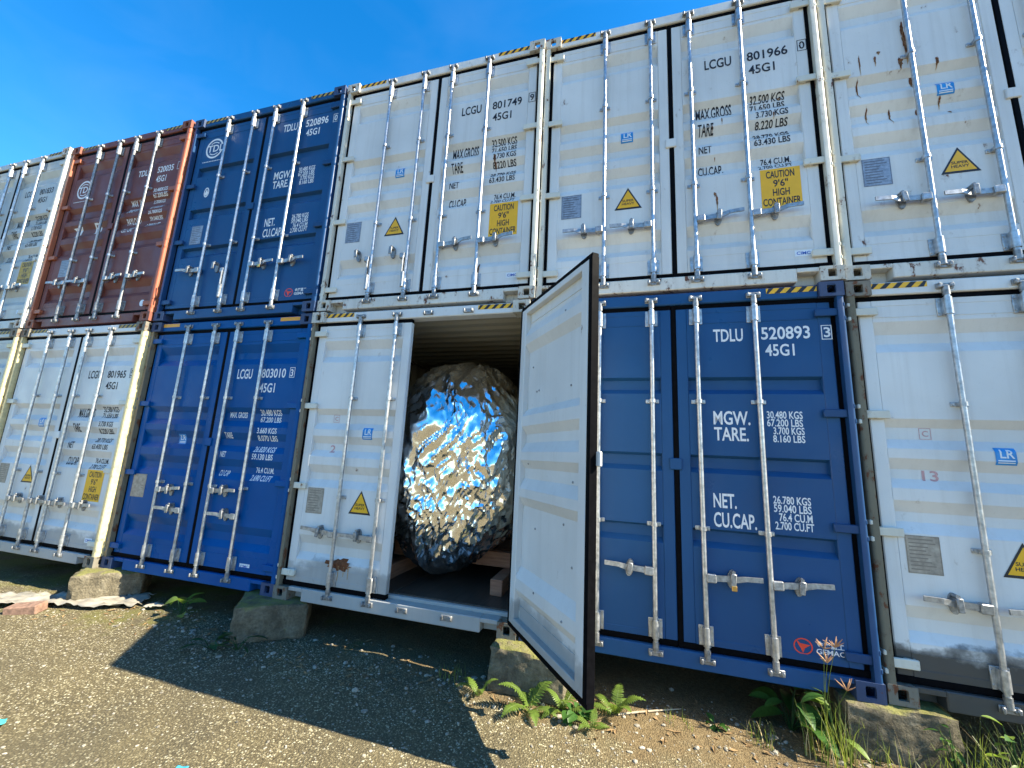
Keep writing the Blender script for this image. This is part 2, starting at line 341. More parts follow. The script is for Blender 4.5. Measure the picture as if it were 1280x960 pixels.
def obj(name, me, mats, parent=None, loc=(0, 0, 0)):
    o = bpy.data.objects.new(name, me); COL.objects.link(o); o.location = loc
    if not isinstance(mats, (list, tuple)): mats = [mats]
    while len(me.materials) < len(mats): me.materials.append(None)
    for i, m in enumerate(mats):
        m = M[m] if isinstance(m, str) else m
        o.material_slots[i].link = 'OBJECT'; o.material_slots[i].material = m
    if parent is not None: o.parent = parent
    return o
def tag(o, label, cat, group=None):
    o['label'] = label; o['category'] = cat
    if group: o['group'] = group
    return o
def empty(name, loc=(0, 0, 0), rz=0):
    o = bpy.data.objects.new(name, None); COL.objects.link(o); o.location = loc; o.rotation_euler = (0, 0, rz); o.empty_display_size = 0.2; return o

# ------------------------------------------------------------------ lettering: every string turned to flat faces once
TX = {}
STRINGS = ['LCGU', 'TDLU', '45G1', 'MAX.GROSS', 'MAX. GROSS', 'TARE', 'NET', 'CU.CAP.', 'CU CAP', '32.500 KGS', '71.650 LBS', '3.730 KGS', '8.220 LBS', '28.770 KGS', '63.430 LBS',
           '76.4 CU.M.', '2.700 CU.FT', '30.480 KGS', '67.200 LBS', '3.660 KGS', '8.070 LBS', '26.820 KGS', '59.130 LBS', '2.690 CU.FT', 'CAUTION', '9\'6"', 'HIGH', 'CONTAINER', 'CIMC', 'GEMAC', '\u91d1\u9df9\u91cd\u5de5',
           'MGW.', 'TARE.', 'NET.', '3.700 KGS', '8.160 LBS', '26.780 KGS', '59.040 LBS', '76.4 CU.M', 'TDL', 'MAX. WT', 'TARE WT', 'PAYLOAD', 'CU. CAP', '30.480KGS', '67.200LBS', '3.700KGS', '8.160LBS', '26.780KGS', '59.040LBS', '2.700CU.FT',
           'D', 'SUPER', 'HEAVY', 'LR', 'C', '13', '2', '0', '9', '3', '5', '6', '801966', '801749', '520896', '520035', '801833', '801965', '801099', '520893', '803010']
def prepare_text():
    made = []
    for s_ in STRINGS:
        cu = bpy.data.curves.new('t', 'FONT'); cu.body = s_; cu.resolution_u = 3; cu.offset = 0.018
        o = bpy.data.objects.new('t', cu); COL.objects.link(o); made.append((s_, o, cu))
    dg = bpy.context.evaluated_depsgraph_get(); dg.update()
    for s_, o, cu in made:
        me = bpy.data.meshes.new_from_object(o.evaluated_get(dg))
        v = [(p.co.x, p.co.y) for p in me.vertices]; f = [tuple(q.vertices) for q in me.polygons]
        x0 = min(p[0] for p in v); x1 = max(p[0] for p in v); y0 = min(p[1] for p in v); y1 = max(p[1] for p in v)
        TX[s_] = ([((a - x0) / (x1 - x0), (b - y0) / (y1 - y0)) for a, b in v], f)
        bpy.data.meshes.remove(me)
    for s_, o, cu in made:
        bpy.data.objects.remove(o); bpy.data.curves.remove(cu)
prepare_text()

# ------------------------------------------------------------------ ground
def lin(a, b, n): return [a + (b - a) * i / n for i in range(n)]
def ground_h(x, y):
    p = Vector((x, y, 0))
    h = -0.302 + 0.016 * noise.noise(p * 0.9) + 0.008 * noise.noise(p * 3.1)
    near = max(0.0, 1 - abs(y + 0.05) / 0.9) if y < 0.3 else 0.7
    h += 0.010 * near * (noise.noise(p * 6.0 + Vector((3, 1, 0))) + 0.6 * noise.noise(p * 14.0))
    h += 0.003 * noise.noise(p * 27.0)
    if -9.2 < x < 2.5 and y > -0.1: h += -0.015 * min(1, (y + 0.1) / 0.6)
    return h
def build_ground():
    xs = [-400, -200, -90, -45, -25, -16, -12] + lin(-9.5, -5.5, 90) + lin(-5.5, 1.5, 230) + [1.5, 2.2, 3.2, 5, 8, 13, 20, 40, 90, 200, 400]
    ys = [-400, -200, -90, -45, -25, -14, -8, -5, -4, -3.2] + lin(-2.6, 0.7, 110) + [0.7, 1.2, 2.2, 4, 8, 13, 20, 40, 90, 200, 400]
    nx = len(xs); V = []
    for y in ys:
        for x in xs: V.append((x, y, ground_h(x, y)))
    F = [(j * nx + i, j * nx + i + 1, (j + 1) * nx + i + 1, (j + 1) * nx + i) for j in range(len(ys) - 1) for i in range(nx - 1)]
    me = bpy.data.meshes.new('ground'); me.from_pydata(V, [], F); me.polygons.foreach_set('use_smooth', [True] * len(F))
    o = obj('ground', me, 'ground'); o['kind'] = 'structure'; o['label'] = 'worn asphalt and bare earth with loose stones in front of the containers'
build_ground()
ICO = None
def ico():
    global ICO
    if ICO is None:
        bm = bmesh.new(); bmesh.ops.create_icosphere(bm, subdivisions=1, radius=1)
        ICO = ([tuple(v.co) for v in bm.verts], [tuple(x.index for x in f.verts) for f in bm.faces]); bm.free()
    return ICO
def build_gravel():
    rg = random.Random(5); b = MB(); v, f = ico()
    def stone(x, y, r):
        sx, sy, sz = r * rg.uniform(.7, 1.4), r * rg.uniform(.7, 1.4), r * rg.uniform(.4, .8)
        a = rg.uniform(0, 6.28); c, s_ = math.cos(a), math.sin(a); h = ground_h(x, y) + sz * 0.25
        vv = []
        for p in v:
            k = rg.uniform(.78, 1.15); px, py, pz = p[0] * sx * k, p[1] * sy * k, p[2] * sz * k
            vv.append((x + px * c - py * s_, y + px * s_ + py * c, h + pz))
        b.add(vv, f)
    for _ in range(3600):
        stone(rg.uniform(-8.5, 1.2), -2.3 + 2.5 * rg.random() ** 0.8, 0.0035 + 0.0075 * rg.random() ** 3)
    for _ in range(420):
        stone(rg.uniform(-6.5, 0.6), rg.gauss(-0.25, 0.22), 0.008 + 0.016 * rg.random() ** 3)
    o = obj('gravel', b.mesh('gravel', recalc=False), 'stone'); o['kind'] = 'stuff'; tag(o, 'loose pale gravel strewn over the asphalt and earth', 'gravel')
build_gravel()

# ------------------------------------------------------------------ shipping container
HW, H, L = 1.219, 2.896, 12.19
DEPTH = 0.042
FACE = 0.048                    # outer face of the closed doors behind the corner castings
PIN = (1.197, 0.026)
PROF = {
 'five': [(0.165, 0), (0.37, 0), (0.435, 1), (0.515, 1), (0.60, 0), (1.063, 0), (1.135, 1), (1.20, 1), (1.281, 0), (1.362, 0), (1.427, 1), (1.493, 1), (1.57, 0),
          (1.637, 0), (1.704, 1), (1.788, 1), (1.85, 0), (2.342, 0), (2.415, 1), (2.487, 1), (2.579, 0), (2.748, 0)],
 'three': [(0.165, 0), (0.845, 0), (0.885, 1), (0.962, 1), (0.982, 0), (1.395, 0), (1.435, 1), (1.515, 1), (1.535, 0), (2.02, 0), (2.06, 1), (2.138, 1), (2.158, 0), (2.748, 0)],
}
def prof_y(kind, z):
    P = PROF[kind]
    for (z0, d0), (z1, d1) in zip(P, P[1:]):
        if z0 <= z <= z1: return FACE + DEPTH * (d0 + (d1 - d0) * (z - z0) / (z1 - z0))
    return FACE
DX0, DX1, ST = 0.018, 1.135, 0.088        # door leaf from centre seam to hinge edge, stile width
def door_mesh(side, kind):
    """one leaf in container coordinates shifted to its hinge pin; side +1 right, -1 left"""
    b = MB(); P = PROF[kind]; px, py = side * PIN[0], PIN[1]
    def T(p): return (side * p[0] - px, p[1] - py, p[2])
    x0, x1 = DX0 + ST, DX1 - ST
    t = 0.004
    V = []; F = []; n = len(P)
    for off in (0, t):
        for (z, d) in P:
            y = FACE + 0.003 + DEPTH * d + off
            V += [(x0, y, z), (x1, y, z)]
    for i in range(n - 1):
        a = 2 * i; F.append((a, a + 1, a + 3, a + 2)); c = 2 * n + 2 * i; F.append((c, c + 2, c + 3, c + 1))
    b.add([T(p) for p in V], F)
    def bx(xa, xb, ya, yb, za, zb, c=0.004):
        xs = sorted((side * xa - px, side * xb - px)); b.box(xs[0], xs[1], ya - py, yb - py, za, zb, c)
    bx(DX0, x0 + 0.001, FACE, 0.104, 0.165, 2.748, 0.006); bx(x1 - 0.001, DX1, FACE, 0.104, 0.165, 2.748, 0.006)      # stiles
    bx(x0, x1, FACE + 0.0005, 0.104, 0.1645, 0.215); bx(x0, x1, FACE + 0.0005, 0.104, 2.700, 2.7485)                  # rails
    bx(x0 + 0.002, x1 - 0.002, FACE + 0.001, FACE + 0.012, 0.305, 0.311, 0.001) if kind == 'five' else None
    bx(x0 + 0.002, x1 - 0.002, FACE - 0.0005, FACE + 0.012, 2.612, 2.617, 0.001)                                      # weld lines
    return b
def gasket_mesh(side):
    b = MB(); px, py = side * PIN[0], PIN[1]
    def bx(xa, xb, ya, yb, za, zb):
        xs = sorted((side * xa - px, side * xb - px)); b.box(xs[0], xs[1], ya - py, yb - py, za, zb, 0.005)
    if side > 0: bx(-0.016, DX0 + 0.004, FACE - 0.004, 0.103, 0.150, 2.762)
    bx(DX1 - 0.004, 1.170, FACE + 0.008, 0.10, 0.150, 2.762)
    xs0 = -0.015 if side > 0 else 0.018; bx(xs0, 1.169, FACE - 0.002, 0.099, 0.124, 0.169); bx(xs0, 1.169, FACE - 0.002, 0.099, 2.744, 2.784)
    bx(DX1 - 0.001, DX1 + 0.010, 0.094, 0.112, 0.151, 2.761)           # inner sealing lip
    return b
RODY = 0.012
def rod_mesh():
    b = MB(); b.tube([(0, 0, 0.092), (0, 0, 2.812)], 0.0175, 12); return b
def cam_mesh():                                   # hooked cam at a rod's end, z up = away from the rod
    b = MB(); b.tube([(0, 0, -0.055), (0, 0, 0.012)], 0.022, 12); b.box(-0.034, 0.034, -0.016, 0.026, 0.006, 0.020, 0.003)
    b.box(-0.036, -0.020, -0.014, 0.030, 0.012, 0.034, 0.003); b.box(0.018, 0.034, -0.018, 0.020, 0.012, 0.030, 0.003); return b
def keeper_mesh():
    b = MB(); b.box(-0.052, 0.052, -0.006, 0.006, -0.022, 0.022, 0.003)
    b.box(-0.050, -0.032, -0.030, -0.004, -0.018, 0.018, 0.004); b.box(0.026, 0.046, -0.026, -0.004, -0.014, 0.018, 0.004); return b
def bearing_mesh(h=0.135):
    b = MB(); yb = FACE - RODY
    b.box(-0.050, 0.050, yb - 0.007, yb + 0.004, -h / 2, h / 2, 0.002)
    b.tube([(0, 0, -h / 2 + 0.004), (0, 0, h / 2 - 0.004)], 0.025, 12); b.box(-0.025, 0.025, 0.0, yb, -h / 2 + 0.006, h / 2 - 0.006, 0.004)
    for sx in (-1, 1):
        for sz in (-1, 1): b.tube([(sx * 0.038, yb - 0.014, sz * h * 0.32), (sx * 0.038, yb, sz * h * 0.32)], 0.007, 6)
    return b
def guide_mesh():
    b = MB(); yb = FACE - RODY
    b.box(-0.052, 0.052, yb - 0.008, yb + 0.004, -0.016, 0.016, 0.003); b.tube([(0, 0, -0.015), (0, 0, 0.015)], 0.024, 12)
    b.box(-0.024, 0.024, 0.0, yb, -0.014, 0.014, 0.003)
    for sx in (-1, 1): b.tube([(sx * 0.04, yb - 0.016, 0), (sx * 0.04, yb, 0)], 0.007, 6)
    return b
def handle_mesh(d):                               # d = +1 or -1 along x; the rod is at the origin
    b = MB()
    b.box(*sorted((d * 0.010, d * 0.075)), -0.022, 0.022, -0.032, 0.030, 0.006)
    sec = [(0.05, 0.0, 0.0), (0.16, -0.002, 0.004), (0.21, -0.008, 0.004), (0.27, -0.024, 0.016), (0.375, -0.030, 0.018)]
    V = []; F = []
    for i, (x, y, z) in enumerate(sec):
        hh = 0.021 if i < 3 else 0.016
        for (dy, dz) in ((-0.006, -hh), (0.006, -hh), (0.006, hh), (-0.006, hh)): V.append((d * x, y + dy, z + dz))
    for i in range(len(sec) - 1):
        for k in range(4): F.append((4 * i + k, 4 * i + (k + 1) % 4, 4 * i + 4 + (k + 1) % 4, 4 * i + 4 + k))
    F += [(0, 1, 2, 3), tuple(4 * (len(sec) - 1) + k for k in range(4))]
    b.add(V, F); return b
def catch_mesh():                                 # plate and pivoting keeper that hold a handle
    b = MB(); yb = FACE - RODY
    out = [(0.030 * math.cos(a), 0.066 * math.sin(a)) for a in [2 * math.pi * k / 14 for k in range(14)]]
    b.prism(out, yb - 0.012, yb + 0.003); b.box(-0.014, 0.014, -0.030, yb, 0.024, 0.040, 0.003); b.box(-0.018, 0.018, -0.036, -0.024, -0.040, 0.046, 0.004)
    b.tube([(0, -0.02, 0.052), (0, yb, 0.052)], 0.013, 8); return b
def hang_handle_mesh():                           # released handle hanging beside its rod
    b = MB(); b.box(-0.03, 0.03, -0.022, 0.022, -0.032, 0.030, 0.006)
    b.box(0.012, 0.026, -0.030, 0.010, -0.20, -0.01, 0.004); b.box(0.020, 0.052, -0.040, -0.012, -0.36, -0.19, 0.006); return b
def hinge_mesh():                                 # blade welded to the leaf, knuckle at the pin; +x towards the door centre
    b = MB(); b.tube([(0, 0, -0.034), (0, 0, 0.034)], 0.017, 10)
    b.box(0.0, 0.175, -0.010, 0.008, -0.030, 0.030, 0.005); b.box(0.10, 0.17, 0.004, 0.030, -0.028, 0.028, 0.005); return b
def lug_mesh():
    b = MB()
    b.box(-0.022, 0.020, -0.021, 0.03, -0.072, -0.038, 0.005); b.box(-0.021, 0.019, -0.021, 0.03, 0.038, 0.072, 0.005); b.box(-0.010, 0.010, 0.0, 0.028, -0.039, 0.039, 0.003)
    return b
def ring_plate(b, w, h, hw, hh, t, T):
    """plate w x h (x,z) with a rounded slot, thickness t along +y, moved by T"""
    n = 20; outer = []; inner = []
    for k in range(n):
        a = 2 * math.pi * k / n; c, s_ = math.cos(a), math.sin(a)
        e = 0.45; inner.append((hw * math.copysign(abs(c) ** e, c), hh * math.copysign(abs(s_) ** e, s_)))
        m = max(abs(c) / (w / 2), abs(s_) / (h / 2)); outer.append((c / m, s_ / m))
    V = []; F = []
    for y in (0, t):
        V += [(x, y, z) for x, z in outer] + [(x, y, z) for x, z in inner]
    for k in range(n):
        j = (k + 1) % n
        F.append((k, j, n + j, n + k)); F.append((2 * n + k, 3 * n + k, 3 * n + j, 2 * n + j))
        F.append((n + k, n + j, 3 * n + j, 3 * n + k)); F.append((k, 2 * n + k, 2 * n + j, j))
    b.add(V, F, 0, T)
def casting_mesh(side, top):
    """hollow corner casting 162 x 178 x 118; origin at outer front corner edge, mid height"""
    b = MB(); w, d, h, t = 0.162, 0.178, 0.118, 0.028; cx = -side * w / 2
    ring_plate(b, w, h, 0.030, 0.040, t, Matrix.Translation((cx, 0, 0)))
    rz = Matrix.Rotation(R(90) * side, 4, 'Z')
    ring_plate(b, d - 0.002, h - 0.002, 0.040, 0.033, t, Matrix.Translation((-0.001 * side, d / 2, 0)) @ rz)
    rx = Matrix.Translation((cx, d / 2, (h / 2 - 0.001) if top else -(h / 2 - 0.001))) @ Matrix.Rotation(R(-90 if top else 90), 4, 'X')
    ring_plate(b, w - 0.004, d - 0.004, 0.032, 0.06, t, rx)
    zz = -h / 2 if top else h / 2 - t
    b.box(cx - w / 2 + 0.001, cx + w / 2 - 0.001, 0.002, d, zz + 0.001, zz + t - 0.001, 0.003)
    b.box(*sorted((-side * (w - t), -side * (w - 0.001))), 0.003, d - 0.002, -h / 2 + 0.002, h / 2 - 0.002, 0.003)
    b.box(cx - w / 2 + 0.004, cx + w / 2 - 0.004, d - t, d - 0.001, -h / 2 + 0.003, h / 2 - 0.003, 0.003)
    return b
def post_mesh(side):
    """J shaped corner post, rounded towards the outside"""
    pts = []; x1 = HW - 0.003; r = 0.020
    pts.append((x1 - 0.049, 0.004)); pts.append((x1 - r, 0.004))
    for k in range(1, 6):
        a = R(90) - R(90) * k / 5; pts.append((x1 - r + r * math.cos(a), 0.004 + r - r * math.sin(a)))
    pts += [(x1, 0.16), (x1 - 0.012, 0.16), (x1 - 0.012, 0.125), (x1 - 0.049, 0.125), (x1 - 0.049, 0.06)]
    n = len(pts); V = [(side * x, y, 0.117) for x, y in pts] + [(side * x, y, H - 0.117) for x, y in pts]
    F = [tuple(range(n)), tuple(range(2 * n - 1, n - 1, -1))] + [(i, (i + 1) % n, (i + 1) % n + n, i + n) for i in range(n)]
    return MB().add(V, F)
def header_mesh():
    b = MB(); b.box(-1.059, 1.059, 0.026, 0.150, 2.782, 2.884, 0.008); return b
def sill_mesh():
    b = MB(); b.box(-0.905, 0.905, 0.016, 0.150, 0.006, 0.122, 0.006)
    for s_ in (-1, 1): b.box(*sorted((s_ * 0.904, s_ * 1.060)), 0.017, 0.149, 0.086, 0.1215, 0.004); b.box(*sorted((s_ * 0.904, s_ * 1.058)), 0.112, 0.148, 0.008, 0.09, 0.004)
    b.box(-1.14, 1.14, 0.12, 0.17, 0.118, 0.150, 0.006)
    return b
def corr(along0, along1, period, amp, th):
    """trapezoid corrugation profile: list of (s, depth)"""
    out = []; s_ = along0
    while s_ < along1 - period:
        out += [(s_, 0), (s_ + period * .25, 0), (s_ + period * .5, amp), (s_ + period * .75, amp)]; s_ += period
    out += [(s_, 0), (along1, 0)]; return out
def side_mesh(side):
    P = corr(0.15, 12.06, 0.278, 0.036, 0); V = []; F = []
    for (y, d) in P:
        x = side * (HW - 0.012 - d)
        V += [(x, y, 0.155), (x, y, 2.83), (x - side * 0.003, y, 0.155), (x - side * 0.003, y, 2.83)]
    for i in range(len(P) - 1):
        a = 4 * i; F += [(a, a + 4, a + 5, a + 1), (a + 2, a + 3, a + 7, a + 6)]
    b = MB().add(V, F)
    b.box(*sorted((side * (HW - 0.065), side * (HW - 0.006))), 0.165, 12.02, 2.825, 2.884, 0.004); b.box(*sorted((side * (HW - 0.050), side * (HW - 0.006))), 0.165, 12.02, 0.012, 0.160, 0.004)
    return b
def roof_mesh():
    P = corr(0.148, 12.06, 0.209, 0.020, 0); V = []; F = []
    for (y, d) in P:
        for z in (2.868 - d, 2.865 - d): V += [(-HW + 0.05, y, z), (HW - 0.05, y, z)]
    for i in range(len(P) - 1):
        a = 4 * i; F += [(a, a + 1, a + 5, a + 4), (a + 2, a + 6, a + 7, a + 3)]
    return MB().add(V, F)
def end_mesh():
    b = MB(); b.box(-1.21, 1.21, 12.02, 12.15, 0.0, 2.88, 0.01); return b
def under_mesh():
    b = MB(); b.box(-1.17, 1.17, 0.171, 12.02, 0.105, 0.135, 0.002)
    y = 0.45
    while y < 12: b.box(-1.16, 1.16, y, y + 0.045, 0.018, 0.106, 0.002); y += 0.31
    return b
FLOOR_N = 8
def stripe_mesh(w=0.35, h=0.044):
    b = MB(); b.add([(0, 0, 0), (w, 0, 0), (w, 0, h), (0, 0, h)], [(0, 1, 2, 3)], 0)
    k = 0
    for i in range(5):
        xa = -0.02 + i * 0.078
        poly = [(xa, 0), (xa + 0.036, 0), (xa + 0.036 + h * 0.9, h), (xa + h * 0.9, h)]
        poly = [(min(max(x, 0), w), z) for x, z in poly]
        if poly[1][0] - poly[0][0] > 0.005: b.add([(x, -0.0012, z) for x, z in poly], [(0, 1, 2, 3)], 1)
    return b
def shell_thin(b, d):                              # give flat print/vinyl faces a hair of thickness
    return b

def lay(kind, side, shape, lift=0.0018):
    """lay flat (x,z) faces onto the corrugated leaf, cutting them at its folds"""
    bm = bmesh.new()
    for (v, f, mi) in shape:
        vv = [bm.verts.new((x, 0, z)) for x, z in v]
        for q in f:
            try: fc = bm.faces.new([vv[i] for i in q]); fc.material_index = mi
            except ValueError: pass
    zs = [v.co.z for v in bm.verts]; z0, z1 = min(zs), max(zs)
    for (z, d) in PROF[kind]:
        if z0 < z < z1: bmesh.ops.bisect_plane(bm, geom=bm.verts[:] + bm.edges[:] + bm.faces[:], plane_co=(0, 0, z), plane_no=(0, 0, 1))
    mis = {}
    for fc in bm.faces:
        for v in fc.verts: mis[v] = max(mis.get(v, 0), fc.material_index)
    for v in bm.verts:
        inset = DX0 + ST < abs(v.co.x) < DX1 - ST
        y = (prof_y(kind, v.co.z) + 0.003 if inset else FACE) - lift - 0.0009 * mis.get(v, 0)
        v.co = (v.co.x - side * PIN[0], y - PIN[1], v.co.z)
    for fc in bm.faces:
        fc.normal_update()
        if fc.normal.y > 0: fc.normal_flip()
    me = bpy.data.meshes.new('print'); bm.to_mesh(me); bm.free(); return me
def tshape(s_, x0, x1, z0, z1, mi=0):
    v, f = TX[s_]; return ([(x0 + a * (x1 - x0), z0 + b * (z1 - z0)) for a, b in v], f, mi)
def rect(x0, x1, z0, z1, mi=0, w=None):
    if w is None: return ([(x0, z0), (x1, z0), (x1, z1), (x0, z1)], [(0, 1, 2, 3)], mi)
    v = [(x0, z0), (x1, z0), (x1, z1), (x0, z1), (x0 + w, z0 + w), (x1 - w, z0 + w), (x1 - w, z1 - w), (x0 + w, z1 - w)]
    return (v, [(0, 1, 5, 4), (1, 2, 6, 5), (2, 3, 7, 6), (3, 0, 4, 7)], mi)
def ring(cx, cz, rx, rz, w, mi=0, a0=0, a1=360, n=28):
    v = []; f = []
    for k in range(n + 1):
        a = R(a0 + (a1 - a0) * k / n); v += [(cx + rx * math.cos(a), cz + rz * math.sin(a)), (cx + (rx - w) * math.cos(a), cz + (rz - w) * math.sin(a))]
    for k in range(n): f.append((2 * k, 2 * k + 2, 2 * k + 3, 2 * k + 1))
    return (v, f, mi)
def polyg(pts, mi=0): return (list(pts), [tuple(range(len(pts)))], mi)

def put(door, side, kind, name, shape, mats, key=None):
    if key is not None:
        k = (name, side, kind, key)
        if k not in CACHE: CACHE[k] = lay(kind, side, shape)
        me = CACHE[k]
    else: me = lay(kind, side, shape)
    return obj(name, me, mats, door)

CODE_FIVE = lambda num, chk: [('LCGU', .305, .532, 2.180, 2.285), (num, .660, .985, 2.185, 2.282), ('45G1', .668, .877, 2.042, 2.136), (chk, 1.073, 1.117, 2.205, 2.284)]
DATA_FIVE = [('MAX.GROSS', .220, .520, 1.683, 1.800), ('TARE', .228, .360, 1.503, 1.606), ('NET', .228, .335, 1.300, 1.380), ('CU.CAP.', .222, .425, 1.094, 1.191),
             ('32.500 KGS', .670, .945, 1.757, 1.826), ('71.650 LBS', .668, .942, 1.684, 1.746), ('3.730 KGS', .702, .952, 1.578, 1.642), ('8.220 LBS', .697, .950, 1.490, 1.552),
             ('28.770 KGS', .676, .950, 1.384, 1.438), ('63.430 LBS', .674, .950, 1.302, 1.364), ('76.4 CU.M.', .725, .955, 1.132, 1.192), ('2.700 CU.FT', .698, .955, 1.068, 1.118)]
DATA_BLUE = [('MAX. GROSS', .190, .440, 1.735, 1.800), ('TARE', .190, .300, 1.505, 1.570), ('NET', .190, .270, 1.300, 1.360), ('CU CAP', .190, .330, 1.094, 1.156),
             ('30.480 KGS', .630, .915, 1.765, 1.830), ('67.200 LBS', .632, .915, 1.692, 1.752), ('3.660 KGS', .650, .915, 1.570, 1.632), ('8.070 LBS', .650, .915, 1.490, 1.550),
             ('26.820 KGS', .632, .915, 1.370, 1.430), ('59.130 LBS', .634, .915, 1.290, 1.352), ('76.4 CU.M.', .680, .920, 1.150, 1.210), ('2.690 CU.FT', .650, .920, 1.068, 1.128)]
DATA_THREE = [('MGW.', .282, .542, 1.775, 1.884), ('TARE.', .283, .525, 1.650, 1.756), ('NET.', .259, .418, 1.141, 1.249), ('CU.CAP.', .257, .546, 1.000, 1.110),
              ('30.480 KGS', .657, .895, 1.830, 1.888), ('67.200 LBS', .655, .893, 1.770, 1.827), ('3.700 KGS', .695, .900, 1.710, 1.766), ('8.160 LBS', .690, .900, 1.651, 1.706),
              ('26.780 KGS', .663, .904, 1.200, 1.257), ('59.040 LBS', .664, .904, 1.140, 1.197), ('76.4 CU.M', .695, .906, 1.079, 1.136), ('2.700 CU.FT', .667, .912, 1.018, 1.075)]
DATA_RED = [('MAX. WT', .250, .500, 1.745, 1.825), ('TARE WT', .235, .470, 1.630, 1.705), ('PAYLOAD', .250, .520, 1.460, 1.545), ('CU. CAP', .225, .450, 1.330, 1.405),
            ('30.480KGS', .690, .960, 1.890, 1.945), ('67.200LBS', .700, .965, 1.815, 1.870), ('3.700KGS', .680, .900, 1.740, 1.790), ('8.160LBS', .685, .920, 1.640, 1.690),
            ('26.780KGS', .680, .940, 1.560, 1.610), ('59.040LBS', .690, .930, 1.480, 1.530), ('2.700CU.FT', .640, .900, 1.390, 1.440)]

def tri_sticker(door, side, kind, cx, cz, s=0.245):
    h = s * 0.90
    def T(k): return [(cx - s * k / 2, cz - h * k * 0.40), (cx + s * k / 2, cz - h * k * 0.40), (cx, cz + h * k * 0.60)]
    put(door, side, kind, 'warning_triangle', [polyg(T(1.0), 0), polyg(T(0.80), 1), tshape('SUPER', cx - .052, cx + .052, cz - .012, cz + .012, 2), tshape('HEAVY', cx - .056, cx + .056, cz - .044, cz - .020, 2)],
        ['black_solid', 'yellow', 'black_solid'])
def lr_sticker(door, side, kind, x0, z0, w=0.112, h=0.115):
    put(door, side, kind, 'class_sticker', [rect(x0, x0 + w, z0, z0 + h, 0), tshape('LR', x0 + w * .22, x0 + w * .90, z0 + h * .40, z0 + h * .90, 1), rect(x0 + w * .1, x0 + w * .9, z0 + h * .22, z0 + h * .29, 1),
        rect(x0 + w * .1, x0 + w * .9, z0 + h * .1, z0 + h * .16, 1)], ['lrblue', 'ticket'])
def data_plate(door, side, kind, x0, x1, z0, z1, mats=('plate', 'plate_print')):
    sh = [rect(x0, x1, z0, z1, 0)]; n = 9; rg = random.Random(int(x0 * 1000))
    for k in range(n):
        zz = z1 - (k + 1) * (z1 - z0) / (n + 1.2)
        sh.append(rect(x0 + .018, x0 + (x1 - x0) * rg.uniform(.55, .92), zz - .005, zz + .003, 1))
    sh.append(rect(x0 + .003, x1 - .003, z0 + .003, z1 - .003, 1, 0.003))
    put(door, side, kind, 'data_plate', sh, list(mats))
def caution(door, side, kind, mat='yellow'):
    x0, x1, z0, z1 = .703, 1.000, .695, 1.058; c = (x0 + x1) / 2
    put(door, side, kind, 'caution_sticker', [rect(x0, x1, z0, z1, 0), tshape('CAUTION', c - .105, c + .105, .970, 1.038, 1), tshape('9\'6"', c - .055, c + .055, .885, .953, 1),
        tshape('HIGH', c - .062, c + .062, .800, .868, 1), tshape('CONTAINER', c - .138, c + .138, .712, .782, 1)], [mat, 'black_solid'], key=mat)
def tdl_logo(door, side, kind, cx, cz, r):
    sh = [ring(cx, cz, r, r, r * .17, 0, 20, 340), ring(cx, cz, r * .72, r * .66, r * .09, 0, 48, 132), ring(cx, cz, r * .72, r * .66, r * .09, 0, 228, 312), tshape('TDL', cx - r * .80, cx + r * 1.05, cz - r * .34, cz + r * .36, 0)]
    put(door, side, kind, 'ring_logo', sh, ['print_white'])
    put(door, side, kind, 'lettering', [rect(cx - r * 1.15 + i * r * .19, cx - r * 1.15 + i * r * .19 + r * .13, cz - r * 1.32, cz - r * 1.24, 0) for i in range(13)], ['print_white'])
def bird_logo(door, side, kind):
    cx, cz = .788, .259
    bird = [(cx - .040, cz + .040), (cx - .016, cz + .018), (cx + .044, cz + .012), (cx + .010, cz - .010), (cx - .004, cz - .044), (cx - .014, cz - .014), (cx - .030, cz + .012)]
    put(door, side, kind, 'bird_logo', [ring(cx, cz, .058, .052, .008, 0), polyg(bird, 0)], ['logo_red'])
    put(door, side, kind, 'lettering', [tshape('\u91d1\u9df9\u91cd\u5de5', .870, 1.030, .266, .306, 0)], ['print_white'])
    put(door, side, kind, 'lettering', [tshape('GEMAC', .866, 1.033, .226, .258, 0)], ['print_white'])

def blot(cx, cz, rx, rz, seed, n=26, drip=0.0):
    rg = random.Random(seed); pts = []
    for k in range(n):
        a = 2 * math.pi * k / n; q = rg.uniform(.55, 1.1); z = rz * math.sin(a) * q
        if z < 0: z *= 1 + drip * rg.random() * 3
        pts.append((cx + rx * math.cos(a) * q, cz + z))
    c = [(cx, cz)] + pts
    return (c, [(0, k + 1, (k + 1) % n + 1) for k in range(n)], 0)

